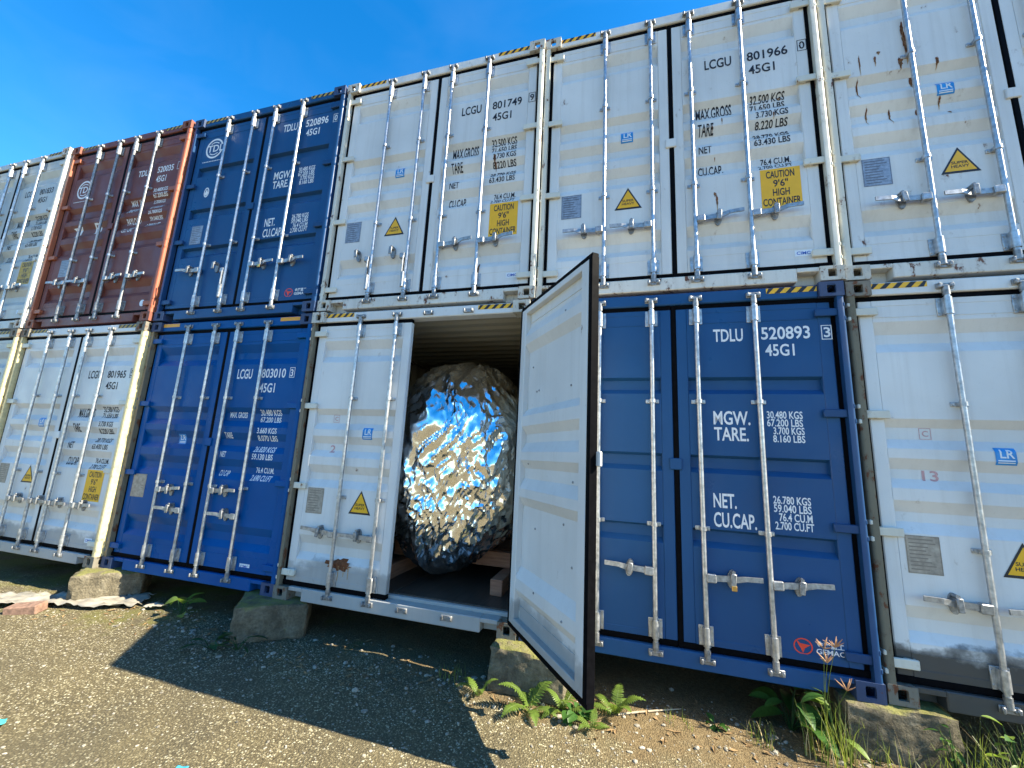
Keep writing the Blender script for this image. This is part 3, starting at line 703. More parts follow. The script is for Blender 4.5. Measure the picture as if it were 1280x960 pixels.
STDH = [(-.605, -1, .64), (-.175, -1, .64), (.175, 1, .64), (.605, 1, .64)]
def container(label, cx, cy, z0, yaw, kind, skin, post, cast, group='containers stacked two high in a row', handles=STDH, stripes='yellow', open_right=0.0,
              inner='inner', hinge=None, rodmat='zinc', decor=None, foot=None, caststain=None, gapost=None):
    c = empty('shipping_container', (cx, cy, z0), yaw)
    tag(c, label, 'container', group)
    hinge = hinge or post
    # frame
    for s_ in (-1, 1):
        obj('corner_post', cached(('corner_post', s_), lambda: post_mesh(s_), 40), (gapost or post) if s_ < 0 else post, c)
        for top in (0, 1):
            m = cast if not (caststain and not top) else caststain
            obj('corner_casting', cached(('corner_casting', s_, top), lambda: casting_mesh(s_, top)), m, c, (s_ * HW, 0, H - 0.059 if top else 0.059))
        obj('side_wall', cached(('side_wall', s_), lambda: side_mesh(s_)), inner if open_right else skin, c)
        for z in (2.655, 1.875, 1.065, 0.245):
            obj('hinge_lug', cached('hinge_lug', lug_mesh), post, c, (s_ * PIN[0], PIN[1], z))
    obj('header', cached('header', header_mesh), skin, c); obj('sill', cached('sill', sill_mesh), foot or ('white_sill' if skin.startswith('white') else skin), c)
    obj('roof', cached('roof', roof_mesh), inner if open_right else skin, c); obj('end_wall', cached('end_wall', end_mesh), skin, c); obj('underframe', cached('underframe', under_mesh), 'inner_dark', c)
    if open_right:
        for k in range(FLOOR_N):
            ya = 0.172 + k * (11.84 / FLOOR_N); 
            for q in range(2):
                xa = -1.168 + q * 1.169
                obj('floor_panel', cached(('floor_panel', 0), lambda: MB().box(0, 1.163, 0, 11.84 / FLOOR_N - 0.006, 0, 0.024, 0.002)), 'ply', c, (xa, ya, 0.136))
    for rx in (-.605, -.175, .175, .605):
        obj('cam_keeper', cached('cam_keeper', keeper_mesh, 40), 'zinc_dull', c, (rx, 0.021, 2.826)); obj('cam_keeper', CACHE['cam_keeper'], 'zinc_dull', c, (rx, 0.011, 0.078))
    if stripes:
        for xa in ((-1.052, .700) if stripes != 'right' else (.700,)):
            if stripes == 'orange': obj('reflective_strip', cached('orange_strip', lambda: MB().add([(0, 0, 0), (.27, 0, 0), (.27, 0, .042), (0, 0, .042)], [(0, 1, 2, 3)])), 'orange', c, (xa if xa < 0 else .76, 0.0245, 2.832))
            else: obj('hazard_strip', cached('hazard_strip', stripe_mesh), [('yellow' if stripes in ('yellow', 'right') else 'yellow_old'), 'black_solid'], c, (xa, 0.0245, 2.832))
    doors = {}
    for s_ in (-1, 1):
        d = obj('door', cached(('door', s_, kind), lambda: door_mesh(s_, kind)), skin if not foot else foot, c, (s_ * PIN[0], PIN[1], 0))
        if s_ > 0 and open_right: d.rotation_euler = (0, 0, open_right)
        doors[s_] = d
        obj('gasket', cached(('gasket', s_), lambda: gasket_mesh(s_)), 'rubber', d)
        for z in (2.655, 1.875, 1.065, 0.245):
            h = obj('hinge', cached('hinge', hinge_mesh, 40), hinge, d, (0, 0, z))
            if s_ > 0: h.rotation_euler = (0, R(180), 0)
        for rx in (-.605, -.175, .175, .605):
            if (rx > 0) != (s_ > 0): continue
            lx, ly = rx - s_ * PIN[0], RODY - PIN[1]
            obj('locking_rod', cached('locking_rod', rod_mesh, 40), rodmat, d, (lx, ly, 0)).rotation_euler = (0, R(random.uniform(-.06, .06)), random.uniform(0, 6))
            obj('cam', cached('cam', cam_mesh, 40), 'zinc_dull', d, (lx, ly, 2.808)); k = obj('cam', CACHE['cam'], 'zinc_dull', d, (lx, ly, 0.096)); k.rotation_euler = (R(180), 0, 0); k.scale = (1, -1, 1)
            for z in (2.672, 0.236): obj('rod_bearing', cached('rod_bearing', bearing_mesh, 40), rodmat if rodmat != 'zinc' else 'zinc', d, (lx, ly, z))
            for z in (1.955, 0.985): obj('rod_guide', cached('rod_guide', guide_mesh, 40), 'zinc', d, (lx, ly, z))
        for (rx, dr, hz) in handles:
            if (rx > 0) != (s_ > 0): continue
            lx, ly = rx - s_ * PIN[0], RODY - PIN[1]
            if dr == 0:
                obj('handle', cached('hanging_handle', hang_handle_mesh), 'zinc_grey', d, (lx - (0.05 if rx < 0 else 0), ly, hz - 0.06)); kx = lx - 0.19
            else:
                ho = obj('handle', cached(('handle', dr), lambda: handle_mesh(dr)), 'zinc_grey', d, (lx, ly, hz)); kx = lx + dr * 0.185; ho.rotation_euler = (R(random.uniform(-4, 4)), R(random.uniform(-3, 3)), 0)
            co = obj('handle_catch', cached('handle_catch', catch_mesh, 40), 'zinc_dull', d, (kx, ly, hz + 0.004)); co.rotation_euler = (0, R(random.uniform(-9, 9)), 0)
        # the small plate that laps over the centre seam
        if s_ > 0: obj('seam_block', cached('seam_block', lambda: MB().box(-0.052, 0.042, -0.016, 0.006, -0.045, 0.045, 0.006)), skin, d, (0.0 - PIN[0], FACE - PIN[1], 1.455))
    if decor: decor(doors[-1], doors[1], kind)
    return c, doors

def letter_block(d, kind, rows, col, key):
    for (s_, x0, x1, z0, z1) in rows: put(d, 1, kind, 'lettering', [tshape(s_, x0, x1, z0, z1)], [col], key=(s_, round(x0, 3), round(z0, 3)))
def check_box(d, kind, col, z0=2.186, z1=2.302, x0=1.058, x1=1.094): put(d, 1, kind, 'lettering', [rect(x0, 1.132, z0, z1, 0, 0.006)], [col], key=(z0, col))
def five_white(num, chk, text='black', cau='yellow', plate=('plate', 'plate_print'), extra=None, right=True):
    def f(dl, dr, kind):
        data_plate(dl, -1, kind, -1.010, -.818, .806, 1.052, plate)
        tri_sticker(dl, -1, kind, -.388, .925); lr_sticker(dl, -1, kind, -.452, 1.548)
        if right:
            letter_block(dr, kind, CODE_FIVE(num, chk) + DATA_FIVE, text, num); check_box(dr, kind, text)
            caution(dr, 1, kind, cau)
            put(dr, 1, kind, 'maker_sticker', [rect(.912, 1.036, .238, .292, 0), tshape('CIMC', .925, 1.022, .251, .279, 1)], ['ticket', 'logo_blue'], key='cimc')
        if extra: extra(dl, dr, kind)
    return f
def padlock(d, lx, z):
    b = MB(); b.box(-0.017, 0.017, -0.012, 0.010, -0.045, -0.008, 0.004); b.tube([(-0.011, 0, -0.010), (-0.011, 0, 0.016), (0, 0, 0.026), (0.011, 0, 0.016), (0.011, 0, -0.010)], 0.0035, 6)
    obj('padlock', cached('padlock', lambda: b), 'brass', d, (lx - PIN[0], -0.030 - PIN[1] + RODY, z))
def inner_bolts(d, kind):
    b = lambda: MB().tube([(0, 0, 0), (0, 0.006, 0)], [0.009, 0.006], 8)
    for (lx, z) in ((.86, 1.98), (.82, 1.985), (.30, 1.95), (.34, 2.50), (.92, 1.40), (.25, 1.30), (.36, 1.02), (.80, .92), (.28, .46), (.70, .50), (.95, 2.2), (.24, .78)):
        obj('bolt_head', cached('bolt_head', b), 'zinc_dull', d, (lx - PIN[0], prof_y(kind, z) + 0.007 - PIN[1], z))
def rust_runs(side, spots):
    def f(dl, dr, kind):
        d = dl if side < 0 else dr
        for i, (x, z, w, h) in enumerate(spots):
            put(d, side, kind, 'rust_spot', [blot(x, z, w, h, i + int(abs(x) * 999), 22, 0.5)], ['rust'])
            put(d, side, kind, 'rust_run', [polyg([(x - w * .5, z), (x + w * .5, z), (x + w * .25, z - h * 2.2), (x - w * .2, z - h * 2.6)])], ['rust_run'])
    return f
def marks(dl, dr, kind):
    put(dl, -1, kind, 'marker_writing', [rect(-.832, -.762, 1.708, 1.788, 0, .004), tshape('C', -.815, -.778, 1.728, 1.770)], ['pencil'])
    put(dl, -1, kind, 'marker_writing', [tshape('13', -.846, -.752, 1.418, 1.490)], ['pencil'])
def marks_open(dl, dr, kind):
    put(dl, -1, kind, 'marker_writing', [rect(-.845, -.775, 1.712, 1.790, 0, .004), tshape('C', -.828, -.790, 1.730, 1.772)], ['pencil'])
    put(dl, -1, kind, 'marker_writing', [tshape('2', -.840, -.780, 1.405, 1.480)], ['pencil'])
    put(dl, -1, kind, 'rust_patch', [blot(-.545, .372, .165, .050, 4, 34, 0.12)], ['rust'])
    for i, (x, h) in enumerate(((-.62, .10), (-.55, .13), (-.49, .09), (-.44, .11))):
        put(dl, -1, kind, 'rust_run', [polyg([(x - .008, .355), (x + .008, .355), (x + .003, .355 - h), (x - .003, .355 - h)])], ['rust_run'])
def navy_right(num, chk):
    def f(dl, dr, kind):
        letter_block(dr, kind, [('TDLU', .305, .523, 2.450, 2.557), (num, .653, .989, 2.457, 2.562), ('45G1', .675, .876, 2.323, 2.420), (chk, 1.078, 1.122, 2.463, 2.543)] + DATA_THREE, 'print_white', num)
        check_box(dr, kind, 'print_white', 2.445, 2.560, 1.062); bird_logo(dr, 1, kind); padlock(dr, .362, .62)
    return f
def navy_left(dl, dr, kind):
    tdl_logo(dl, -1, kind, -.835, 2.432, .150); data_plate(dl, -1, kind, -.945, -.752, 1.030, 1.290)
    put(dl, -1, kind, 'emblem', [ring(-.820, 1.770, .045, .072, .016, 0), polyg([(-.85, 1.75), (-.82, 1.82), (-.79, 1.76), (-.815, 1.715)])], ['print_white'])
def both(*fs):
    def f(*a):
        for g in fs: g(*a)
    return f
def red_decor(dl, dr, kind):
    tdl_logo(dl, -1, kind, -.815, 2.150, .150); data_plate(dl, -1, kind, -.900, -.700, .760, 1.020)
    put(dl, -1, kind, 'arrow_logo', [polyg([(-.86, 1.53), (-.66, 1.54), (-.72, 1.40), (-.80, 1.38), (-.79, 1.47)])], ['print_white'])
    put(dl, -1, kind, 'lettering', [tshape('D', -.400, -.270, 1.400, 1.560)], ['print_white'])
    letter_block(dr, kind, [('TDLU', .305, .560, 2.180, 2.275), ('520035', .680, .985, 2.190, 2.285), ('45G1', .690, .880, 2.040, 2.140)] + DATA_RED, 'print_white', '520035')
    check_box(dr, kind, 'print_white')
    put(dr, 1, kind, 'round_sticker', [([(0.955 + .045 * math.cos(k * .4), .262 + .045 * math.sin(k * .4)) for k in range(16)], [tuple(range(16))], 0)], ['ticket'])
def blue_decor(dl, dr, kind):
    data_plate(dl, -1, kind, -1.060, -.850, .790, 1.050, ('plate_tan', 'plate_print_tan')); lr_sticker(dl, -1, kind, -.515, 1.415)
    letter_block(dr, kind, [('LCGU', .240, .455, 2.175, 2.290), ('803010', .590, .920, 2.185, 2.290), ('45G1', .590, .800, 2.020, 2.125), ('3', .985, 1.020, 2.200, 2.280)] + DATA_BLUE, 'print_white', '803010')
    put(dr, 1, kind, 'lettering', [rect(.972, 1.040, 2.186, 2.300, 0, .006)], ['print_white'])
    put(dr, 1, kind, 'maker_sticker', [rect(.700, .830, .195, .245, 0), tshape('CIMC', .715, .815, .207, .233, 1)], ['ticket', 'logo_blue'])

ZU = 2.914
YW = R(-0.55)
container('white rust-streaked container on the soiled white one, beside the one marked 801966', 1.220, 0.000, ZU, YW, 'five', 'white_rusty', 'post_white', 'cast_white',
          decor=five_white('', '', right=False, extra=rust_runs(-1, [(-.62, 2.25, .016, .06), (-.61, 2.11, .022, .09), (-.66, 1.93, .018, .035), (-.585, 1.75, .014, .045), (-.57, 1.42, .02, .06), (-.42, 1.88, .012, .03),
          (-.80, 2.05, .018, .010), (-.83, 1.99, .010, .03), (-.94, 2.0, .007, .06), (-.96, 1.78, .007, .06), (-.92, 1.5, .008, .05), (-.76, 1.47, .008, .05), (-.43, 1.52, .009, .03), (-.38, 1.40, .012, .012)])))
container('white container marked 801966 with yellow caution sticker, on the navy one', -1.233, -0.004, ZU, YW, 'five', 'white', 'post_white', 'cast_white',
          decor=five_white('801966', '0', extra=rust_runs(1, [(.43, 1.63, .006, .022), (.35, 1.56, .004, .025), (.62, 1.72, .007, .02), (.36, .83, .010, .05), (.345, .89, .012, .014), (.84, 1.60, .008, .02), (.90, 1.78, .02, .006), (.60, .27, .006, .022), (.36, 1.25, .005, .01)])))
container('white container marked 801749 with yellow caution sticker, above the open one', -3.677, -0.004, ZU, YW, 'five', 'white', 'post_white', 'cast_white',
          handles=[(-.605, 0, .62), (-.175, 0, .62), (.175, 1, .64), (.605, 1, .64)], decor=five_white('801749', '9', extra=rust_runs(1, [(.72, 1.60, .016, .04), (.73, 1.53, .01, .03), (.62, .38, .012, .05)])))
container('navy container marked 520896 with white ring logo, on the bright blue one', -6.141, 0.004, ZU, YW, 'three', 'navy', 'post_navy', 'cast_navy', stripes='old', hinge='post_navy',
          handles=[(-.605, -1, .64), (-.175, 0, .66), (.175, 1, .64), (.605, 1, .64)], decor=both(navy_right('520896', '0'), navy_left))
container('oxide red container marked 520035 with white ring logo', -8.610, -0.006, ZU, YW, 'five', 'red', 'post_red', 'cast_red', stripes='old', hinge='post_red', rodmat='zinc_dull', decor=red_decor)
container('pale grey container marked 801833, on top beside the oxide red one', -11.072, -0.018, ZU, YW, 'five', 'grey', 'post_white', 'cast_white', stripes='old', decor=five_white('801833', '3', cau='yellow_old'))
container('white container with black grime along its foot and red marker number 13', 1.205, -0.012, 0, YW, 'five', 'white', 'post_white', 'cast_grime', foot='white_dirty', gapost='post_grime', caststain='cast_grime', hinge='post_white',
          decor=five_white('', '', right=False, plate=('plate_tan', 'plate_print_tan'), extra=marks))
container('navy container marked 520893 standing on the ground blocks behind the open door', -1.257, -0.018, 0, YW, 'three', 'navy', 'post_navy', 'cast_navy', stripes='right', hinge='post_navy', decor=navy_right('520893', '3'))
OPEN, odoors = container('white container with its right door swung open, foil bundle inside', -3.717, -0.010, 0, YW, 'five', 'white', 'post_white', 'cast_white', foot='white_mould', caststain='cast_grime', open_right=R(127.3), gapost='post_grime',
          decor=five_white('', '', right=False, plate=('plate_tan', 'plate_print_tan'), extra=marks_open))
container('bright blue container marked 803010 with plain orange strips', -6.161, 0.025, 0, R(-0.4), 'five', 'blue', 'blue', 'cast_navy', stripes='orange', hinge='blue', gapost='post_grime',
          handles=[(-.605, 1, .90), (-.175, -1, .70), (.175, 1, .94), (.605, -1, .70)], decor=blue_decor)
container('white container marked 801965 with cream sunlit post, under the oxide red one', -8.612, -0.022, 0, YW, 'five', 'white', 'cream', 'cast_grime', stripes='old', foot='white_mould', hinge='post_white',
          handles=[(-.605, 1, .64), (-.175, 1, .64), (.175, 1, .64), (.605, 1, .64)], decor=five_white('801965', '5', plate=('plate_tan', 'plate_print_tan')))
container('white container with number ending 099, under the pale grey one', -11.080, -0.030, 0, YW, 'five', 'grey', 'cream', 'cast_grime', stripes='old', decor=five_white('801099', '6', cau='yellow_old'))

inner_bolts(odoors[1], 'five')

# ------------------------------------------------------------------ concrete blocks under the corners
def block(label, cx, cy, w, d, rz, seed, h=0.335):
    bm = bmesh.new(); bmesh.ops.create_cube(bm, size=1)
    bmesh.ops.subdivide_edges(bm, edges=bm.edges[:], cuts=22, use_grid_fill=True)
    off = Vector((seed * 7.3, seed * 3.1, 0))
    for v in bm.verts:
        p = Vector((v.co.x * w, v.co.y * d, v.co.z * h)); q = p + off
        e = Vector((abs(v.co.x) * 2, abs(v.co.y) * 2, abs(v.co.z) * 2)); near = sorted(e)[1]      # close to an edge when the 2nd largest is near 1
        n1 = noise.noise(q * 5); n2 = noise.noise(q * 15); n3 = noise.noise(q * 40)
        chip = max(0.0, near - 0.80) / 0.20 * max(0.0, 0.55 + noise.noise(q * 6.5 + Vector((5, 5, 5)))) * 0.040
        dirn = Vector((v.co.x, v.co.y, v.co.z * 0.9)).normalized()
        f = 0.008 * n1 + 0.006 * n2 + 0.004 * n3 - chip
        topflat = v.co.z > 0.499
        if topflat: f = min(f, -0.002) * (0.35 if near < 0.8 else 1)
        v.co = p + dirn * f
        if topflat: v.co.z = min(v.co.z, h / 2)
    me = bpy.data.meshes.new('block'); bm.to_mesh(me); bm.free(); me.polygons.foreach_set('use_smooth', [True] * len(me.polygons)); me.set_sharp_from_angle(angle=R(24))
    o = obj('concrete_block', me, 'concrete', None, (cx, cy, -h / 2 + 0.002)); o.rotation_euler = (0, 0, rz)
    return tag(o, label, 'concrete block', 'concrete blocks under the container corners')
block('rough concrete block under the corner between the navy and the soiled white container', 0.02, 0.30, 0.62, 0.72, R(2), 1)
block('mossy concrete block under the corner by the hinge of the open door', -2.36, 0.14, 0.60, 0.66, R(-3), 2)
block('dark concrete block in the door shadow, under bright blue and open containers', -4.98, 0.12, 0.62, 0.66, R(36), 3)
block('sunlit pale concrete block between the bright blue and the 801965 container', -7.32, 0.16, 0.62, 0.66, R(48), 4)

# ------------------------------------------------------------------ load in the open container
def foil_bundle():
    bm = bmesh.new(); bmesh.ops.create_icosphere(bm, subdivisions=7, radius=1)
    C0 = Vector((-3.34, 1.02, 1.43)); rx, ry, rz = 0.69, 0.84, 0.985
    def crease(p): return 1 - 2 * abs(noise.noise(p))
    for v in bm.verts:
        u = v.co
        # boxy ovoid with a broad front, drawn together to a point at the bottom front
        e = 3.6; k = (abs(u.x) ** e + abs(u.y) ** e + abs(u.z) ** e) ** (-1 / e); p = u * k
        taper = 1.0 - 0.30 * max(0, p.z) ** 2.2 - 0.30 * max(0, -p.z) ** 2.6
        x, y, z = p.x * rx * taper, p.y * ry * (taper * 0.5 + 0.5), p.z * rz
        x -= 0.16 * max(0, z) ** 2
        y += 0.16 * max(0, z) ** 2                                  # the front leans back towards the crown
        if z < -0.4: t_ = -0.4 - z; x -= 0.20 * t_; y -= 0.12 * t_; z -= 0.55 * max(0, t_ - 0.35) * max(0, 1 - abs(x + 0.12) / 0.34) * (1 if y < 0 else 0)
        q = Vector((x, y, z))
        n0 = Vector((noise.noise(q * 1.7), noise.noise(q * 1.7 + Vector((9, 0, 0))), noise.noise(q * 1.7 + Vector((0, 9, 0)))))
        w = q + 0.22 * n0
        d = 0.035 * noise.noise(q * 1.4 + Vector((2, 2, 2)))
        d += 0.024 * crease(Vector((w.x * 2.6 + w.z * 0.5, w.y * 2.6, w.z * 1.3)))
        d += 0.024 * crease(Vector((w.x * 5.6 - w.z * 2.4 + 4, w.y * 5.2, w.z * 1.5 + w.x)))
        d += 0.019 * crease(Vector((w.x * 9 + w.z * 5 + 8, w.y * 9, w.z * 2.6 - w.x * 4))) + 0.010 * crease(Vector((w.x * 15 - w.z * 12 + 1, w.y * 14, w.z * 5 + w.x * 6)))
        d += 0.0042 * crease(Vector((w.x * 24 - w.z * 9 + 3, w.y * 22, w.z * 11))) + 0.0016 * crease(Vector((w.x * 48 + w.z * 14, w.y * 44, w.z * 26)))
        ang = math.atan2(y, x); fold = abs(p.z) ** 3
        d += fold * 0.05 * crease(Vector((math.cos(ang) * 4.5, math.sin(ang) * 4.5, z * 0.5)))
        d += 0.5 * fold * 0.04 * crease(Vector((math.cos(ang) * 10, math.sin(ang) * 10, z * 0.7)))
        nrm = Vector((x / rx ** 2, y / ry ** 2, z / rz ** 2)).normalized()
        v.co = q + nrm * d
    me = bpy.data.meshes.new('foil_bundle'); bm.to_mesh(me); bm.free(); me.polygons.foreach_set('use_smooth', [True] * len(me.polygons)); me.set_sharp_from_angle(angle=R(16))
    o = obj('foil_bundle', me, 'foil', None, C0)
    tag(o, 'large load wrapped in crumpled silver foil inside the open container', 'foil bundle')
foil_bundle()
def skid():
    s_ = empty('timber_skid', (-3.40, 1.3, 0.160)); tag(s_, 'reddish brown timber skid under the foil bundle', 'skid')
    for x in (-.62, .58):
        r_ = obj('runner', cached('runner', lambda: MB().box(-0.06, 0.06, 0, 2.4, 0, 0.145, 0.006)), 'timber', s_, (x, -0.86, 0.001))
    for y in (-0.36, 0.35, 1.1):
        obj('crossbeam', cached('crossbeam', lambda: MB().box(-0.78, 0.78, -0.05, 0.05, 0, 0.15, 0.006)), 'timber', s_, (0, y, 0.144))
skid()

# ------------------------------------------------------------------ plants
def frond_mesh(seed, ln=0.26):
    rg = random.Random(seed); b = MB(); n = 17; pts = []
    for i in range(n + 1):
        t = i / n; pts.append(Vector((0, ln * (t - 0.12 * t * t), ln * (0.85 * t - 0.75 * t * t))))
    b.tube(pts, [0.0022 * (1 - 0.8 * i / n) for i in range(n + 1)], 4)
    for i in range(2, n):
        t = i / n; p = pts[i]; d = (pts[i + 1] - pts[i]).normalized(); w = ln * 0.23 * math.sin(math.pi * (0.12 + 0.88 * t)) ** 0.8 * (1 - 0.35 * t)
        for sx in (-1, 1):
            a = Vector((sx, 0.25, 0.1)).normalized(); wd = ln * 0.026; droop = Vector((0, 0, -w * rg.uniform(.05, .3)))
            b.add([p - d * wd, p + d * wd, p + a * w * .6 + d * wd * .8 + droop * .3, p + a * w + droop, p + a * w * .6 - d * wd * .9 + droop * .3], [(0, 1, 2, 4), (4, 2, 3)])
    return b
def fern(label, x, y, n, ln, seed, spread=1.0, face=0):
    rg = random.Random(seed); e = empty('fern', (x, y, ground_h(x, y) - 0.01)); tag(e, label, 'fern', 'ferns at the foot of the block')
    for k in range(n):
        o = obj('frond', cached(('frond', k % 3), lambda: frond_mesh(k % 3 + 11)), 'fern', e)
        s_ = ln / 0.26 * rg.uniform(.75, 1.15); o.scale = (s_,) * 3
        o.rotation_euler = (R(rg.uniform(-5, 35)), 0, face + spread * (k - (n - 1) / 2) * 2 * math.pi / n + rg.uniform(-.3, .3))
def leaf_mesh(seed=0, wd=0.42, point=1.0):
    V = []; F = []; n = 7
    for i in range(n + 1):
        t = i / n; w = wd * 0.5 * math.sin(math.pi * t ** 0.85) ** (0.8 * point) if 0 < t < 1 else 0.004
        z = 0.25 * t - 0.30 * t * t
        V += [(-w, t, z + w * 0.35), (0, t, z), (w, t, z + w * 0.35)]
    for i in range(n):
        a = 3 * i; F += [(a, a + 1, a + 4, a + 3), (a + 1, a + 2, a + 5, a + 4)]
    return MB().add(V, F)
def weed(label, x, y, n, size, seed, mat, group=None, name='weed', tall=0.5, wd=0.42):
    rg = random.Random(seed); e = empty(name, (x, y, ground_h(x, y) - 0.01)); tag(e, label, 'weed', group)
    st = MB(); leaves = []
    for k in range(n):
        a = rg.uniform(0, 6.28); h = size * tall * rg.uniform(.35, 1.3); r_ = size * rg.uniform(.15, .6)
        tip = Vector((math.cos(a) * r_, math.sin(a) * r_, h)); st.tube([(0, 0, 0), tip * 0.5 + Vector((0, 0, h * .12)), tip], [0.004, 0.003, 0.002], 4)
        leaves.append((tip, a, rg.uniform(.55, 1.1) * size, rg.uniform(-35, 25)))
    obj('stem', st.mesh('stem'), 'leaf_dark', e)
    for tip, a, s_, tilt in leaves:
        o = obj('leaf', cached(('leaf', wd), lambda: leaf_mesh(0, wd), 60), mat if rg.random() < .8 else 'leaf', e, tip); o.scale = (s_,) * 3; o.rotation_euler = (R(tilt), R(rg.uniform(-25, 25)), a - math.pi / 2)
def grass(label, x, y, n, hgt, seed, spread=0.12, mats=('grass', 'straw'), name='grass_tuft', group='grass tufts by the concrete block'):
    rg = random.Random(seed); b = MB()
    for k in range(n):
        a = rg.uniform(0, 6.28); r0 = spread * math.sqrt(rg.random()); bx, by = math.cos(a) * r0, math.sin(a) * r0
        h = hgt * rg.uniform(.45, 1.15); lean = rg.uniform(.1, .75); a2 = rg.uniform(0, 6.28); w = rg.uniform(.0018, .0042); m_ = 5; V = []; F = []
        for i in range(m_ + 1):
            t = i / m_; dx = lean * h * t * t * 0.8
            px, py, pz = bx + math.cos(a2) * dx, by + math.sin(a2) * dx, h * (t - 0.25 * lean * t * t)
            ww = w * (1 - t * .92); cx_, cy_ = -math.sin(a2) * ww, math.cos(a2) * ww
            V += [(px - cx_, py - cy_, pz), (px + cx_, py + cy_, pz)]
        for i in range(m_): F.append((2 * i, 2 * i + 1, 2 * i + 3, 2 * i + 2))
        b.add(V, F, 1 if rg.random() < .18 else 0)
    o = obj(name, b.mesh('blades', recalc=False), list(mats), None, (x, y, ground_h(x, y) - 0.008)); return tag(o, label, 'grass', group)
fern('bright fern with two upright arching fronds left of the mossy block', -2.70, -0.26, 4, 0.25, 3, 0.8, R(180))
fern('full fern in front of the mossy block, under the open door', -2.30, -0.30, 7, 0.30, 4)
fern('fern close against the mossy block behind the open door', -2.08, -0.24, 6, 0.27, 8)
fern('fern on the far side of the open door edge, by the navy container', -1.72, -0.16, 7, 0.25, 5)
fern('small low fern below the free edge of the open door', -1.86, -0.38, 5, 0.17, 6)
weed('round leaved weed between the ferns under the open door', -1.98, -0.30, 11, 0.10, 3, 'leaf', wd=0.75)
weed('broad leaved weed with one lime leaf beside the dark block', -5.96, -0.06, 8, 0.22, 12, 'leaf_lime', wd=0.6, tall=0.8)
weed('low dark weed at the foot of the dark block', -5.12, -0.42, 9, 0.15, 15, 'leaf_dark')
weed('narrow leaved dark weed in the door shadow before the dark block', -4.88, -0.36, 10, 0.17, 18, 'leaf_dark', wd=0.2)
weed('leafy green weed under the foot of the navy container', -0.55, 0.10, 16, 0.22, 21, 'leaf', wd=0.45, tall=0.9)
weed('spindly green weed among the grass beside the rough block', -0.34, -0.06, 12, 0.15, 25, 'leaf_lime', wd=0.4, tall=2.0)
weed('upright weed in the grass under the soiled white container', 0.50, -0.16, 12, 0.13, 33, 'leaf_lime', wd=0.35, tall=2.2)
weed('thin weed standing right before the rough block', 0.22, -0.14, 8, 0.10, 39, 'leaf', wd=0.35, tall=2.4)
grass('tall pale grass tuft beside the rough block under the navy container', -0.42, -0.14, 90, 0.36, 1, 0.14)
grass('short grass tuft right before the rough block', -0.12, -0.20, 60, 0.24, 2, 0.18)
grass('thick grass tuft under the soiled white container', 0.45, -0.20, 90, 0.38, 3, 0.18)
grass('grass tuft beside the grime along the soiled white container', 0.72, -0.12, 80, 0.36, 4, 0.18)
grass('sparse grass tuft between rough block and soiled white container', 0.24, -0.18, 45, 0.28, 5, 0.12)
grass('thin dry grass tuft on the earth before the navy container', -0.78, -0.10, 40, 0.12, 6, 0.10)
def seed_grass(label, x, y, stalks, seed):
    rg = random.Random(seed); e = empty('seeding_grass', (x, y, ground_h(x, y) - 0.01)); tag(e, label, 'grass', 'seeding grass stalks by the navy container')
    for (dx, dy, h) in stalks:
        top = Vector((dx, dy, h)); pts = [Vector((dx * .1 * t + dx * .9 * t * t, dy * t, h * t)) for t in (0, .25, .5, .75, 1)]
        obj('stem', MB().tube(pts, [.0028, .0024, .002, .0018, .0015], 5).mesh('stem'), 'grass', e)
        b = MB()
        for k in range(7):
            a = 2 * math.pi * k / 7 + rg.uniform(-.3, .3); el = rg.uniform(.25, 1.2); l_ = rg.uniform(.055, .085)
            d = Vector((math.cos(a) * math.cos(el), math.sin(a) * math.cos(el), math.sin(el))); b.tube([top, top + d * l_ * .5, top + d * l_], [.0022, .0045, .0012], 5)
        obj('seed_head', b.mesh('seed_head'), 'seed', e)
seed_grass('tall slender grass stalks with tawny finger-like seed heads', -0.42, -0.10, [(.03, 0, .62), (.10, .02, .63), (.13, -.02, .40), (.06, .05, .52)], 2)

# ------------------------------------------------------------------ litter
def sheet(name, label, cat, x, y, w, d, rz, amp, seed, mat, nx=46, ny=22, lift=0.012):
    V = []; F = []
    for j in range(ny + 1):
        for i in range(nx + 1):
            u, v = i / nx - .5, j / ny - .5; px, py = u * w * (1 + .15 * noise.noise(Vector((v * 4, seed, 0)))), v * d * (1 + .25 * noise.noise(Vector((u * 5, seed, 3))))
            q = Vector((px * 6, py * 6, seed)); h = amp * (1 - 2 * abs(noise.noise(q))) * .6 + amp * .6 * (1 - 2 * abs(noise.noise(q * 2.3)))
            V.append((px, py, max(0.0, h) + lift))
    for j in range(ny):
        for i in range(nx): a = j * (nx + 1) + i; F.append((a, a + 1, a + nx + 2, a + nx + 1))
    me = MB().add(V, F).mesh(name, recalc=False); me.polygons.foreach_set('use_smooth', [True] * len(F))
    o = obj(name, me, mat, None, (x, y, ground_h(x, y))); o.rotation_euler = (0, 0, rz)
    md = o.modifiers.new('thickness', 'SOLIDIFY'); md.thickness = 0.003; md.offset = 1
    return tag(o, label, cat)
sheet('plastic_sheet', 'crumpled grubby white plastic sheet beside the sunlit block', 'plastic sheet', -7.55, -0.28, 1.9, 0.36, R(22), 0.05, 3, 'plastic')
sheet('plastic_wrapper', 'small crumpled white wrapper on the ground under the bright blue container', 'wrapper', -6.42, 0.02, 0.20, 0.10, R(10), 0.04, 8, 'plastic', 18, 10)
sheet('teal_scrap', 'torn teal plastic scrap lying on the sunlit asphalt', 'plastic scrap', -5.29, -1.64, 0.11, 0.08, R(50), 0.02, 5, 'teal', 14, 10)
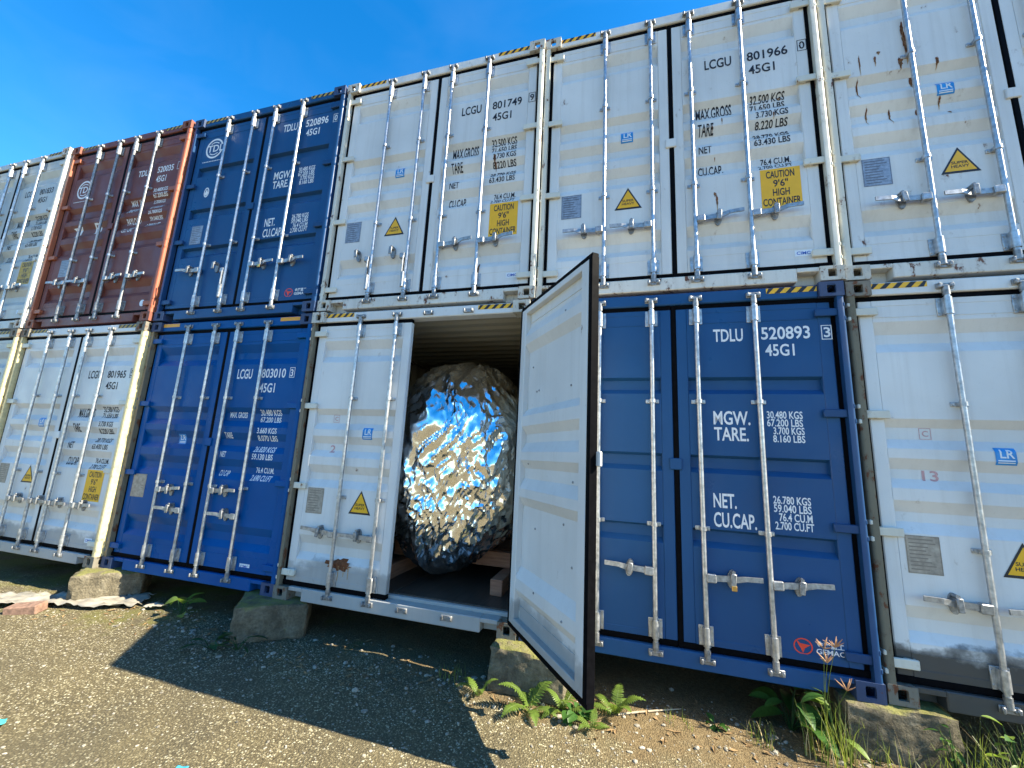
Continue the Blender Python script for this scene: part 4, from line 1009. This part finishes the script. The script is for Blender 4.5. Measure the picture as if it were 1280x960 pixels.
sheet('blue_scrap', 'small sky blue plastic scrap lying on the sunlit asphalt', 'plastic scrap', -3.93, -1.53, 0.06, 0.04, R(20), 0.015, 6, 'cyan', 12, 8)
bk = obj('loose_brick', MB().box(-0.14, 0.14, -0.07, 0.07, -0.04, 0.05, 0.010).mesh('loose_brick'), 'brick', None, (-7.42, -0.50, ground_h(-7.42, -0.50) + 0.03)); bk.rotation_euler = (R(4), R(-5), R(25)); tag(bk, 'old brown brick lying by the plastic sheet', 'brick')
tw = obj('fallen_twig', MB().tube([(-1.70, -.17, ground_h(-1.7, -.17) + .008), (-1.56, -.10, ground_h(-1.56, -.1) + .010), (-1.42, -.02, ground_h(-1.42, -.02) + .014), (-1.26, .06, ground_h(-1.26, .06) + .010)], [.008, .007, .006, .003], 6).mesh('fallen_twig'), 'stick', None)
tag(tw, 'bleached twig lying on the earth before the navy container', 'twig')

M['dead_leaf'] = simple('dead_leaf', (0.20, 0.13, 0.065), rough=0.85, var=0.5, scale=12, spec=0.1)
def leaf_litter():
    rg = random.Random(91); b = MB()
    for _ in range(420):
        x = rg.uniform(-7.2, 1.0); y = rg.gauss(-0.18, 0.22)
        if y > 0.25: continue
        l_, w_ = rg.uniform(.012, .045), rg.uniform(.004, .014); a = rg.uniform(0, 6.28); c, s_ = math.cos(a), math.sin(a); z = ground_h(x, y) + 0.004; cu = rg.uniform(.002, .012)
        P = [(-l_, 0, 0), (0, -w_, cu), (l_, 0, rg.uniform(0, cu * 2)), (0, w_, cu * rg.uniform(.3, 1.4)), (0, 0, cu * .3)]
        b.add([(x + px * c - py * s_, y + px * s_ + py * c, z + pz) for px, py, pz in P], [(0, 1, 4), (1, 2, 4), (2, 3, 4), (3, 0, 4)])
    o = obj('leaf_litter', b.mesh('leaf_litter', recalc=False), 'dead_leaf'); o['kind'] = 'stuff'; tag(o, 'scattered dead leaves and chaff along the foot of the containers', 'leaf litter')
leaf_litter()
grass('stubby dry grass on the earth right of the ferns', -1.30, -0.12, 30, 0.09, 61, 0.10, group=None)
grass('low grass sprigs left of the mossy block in the door shadow', -3.00, -0.10, 40, 0.10, 62, 0.12, group=None)
weed('small creeping weed on the earth below the navy container', -1.05, -0.06, 8, 0.07, 63, 'leaf', wd=0.6)
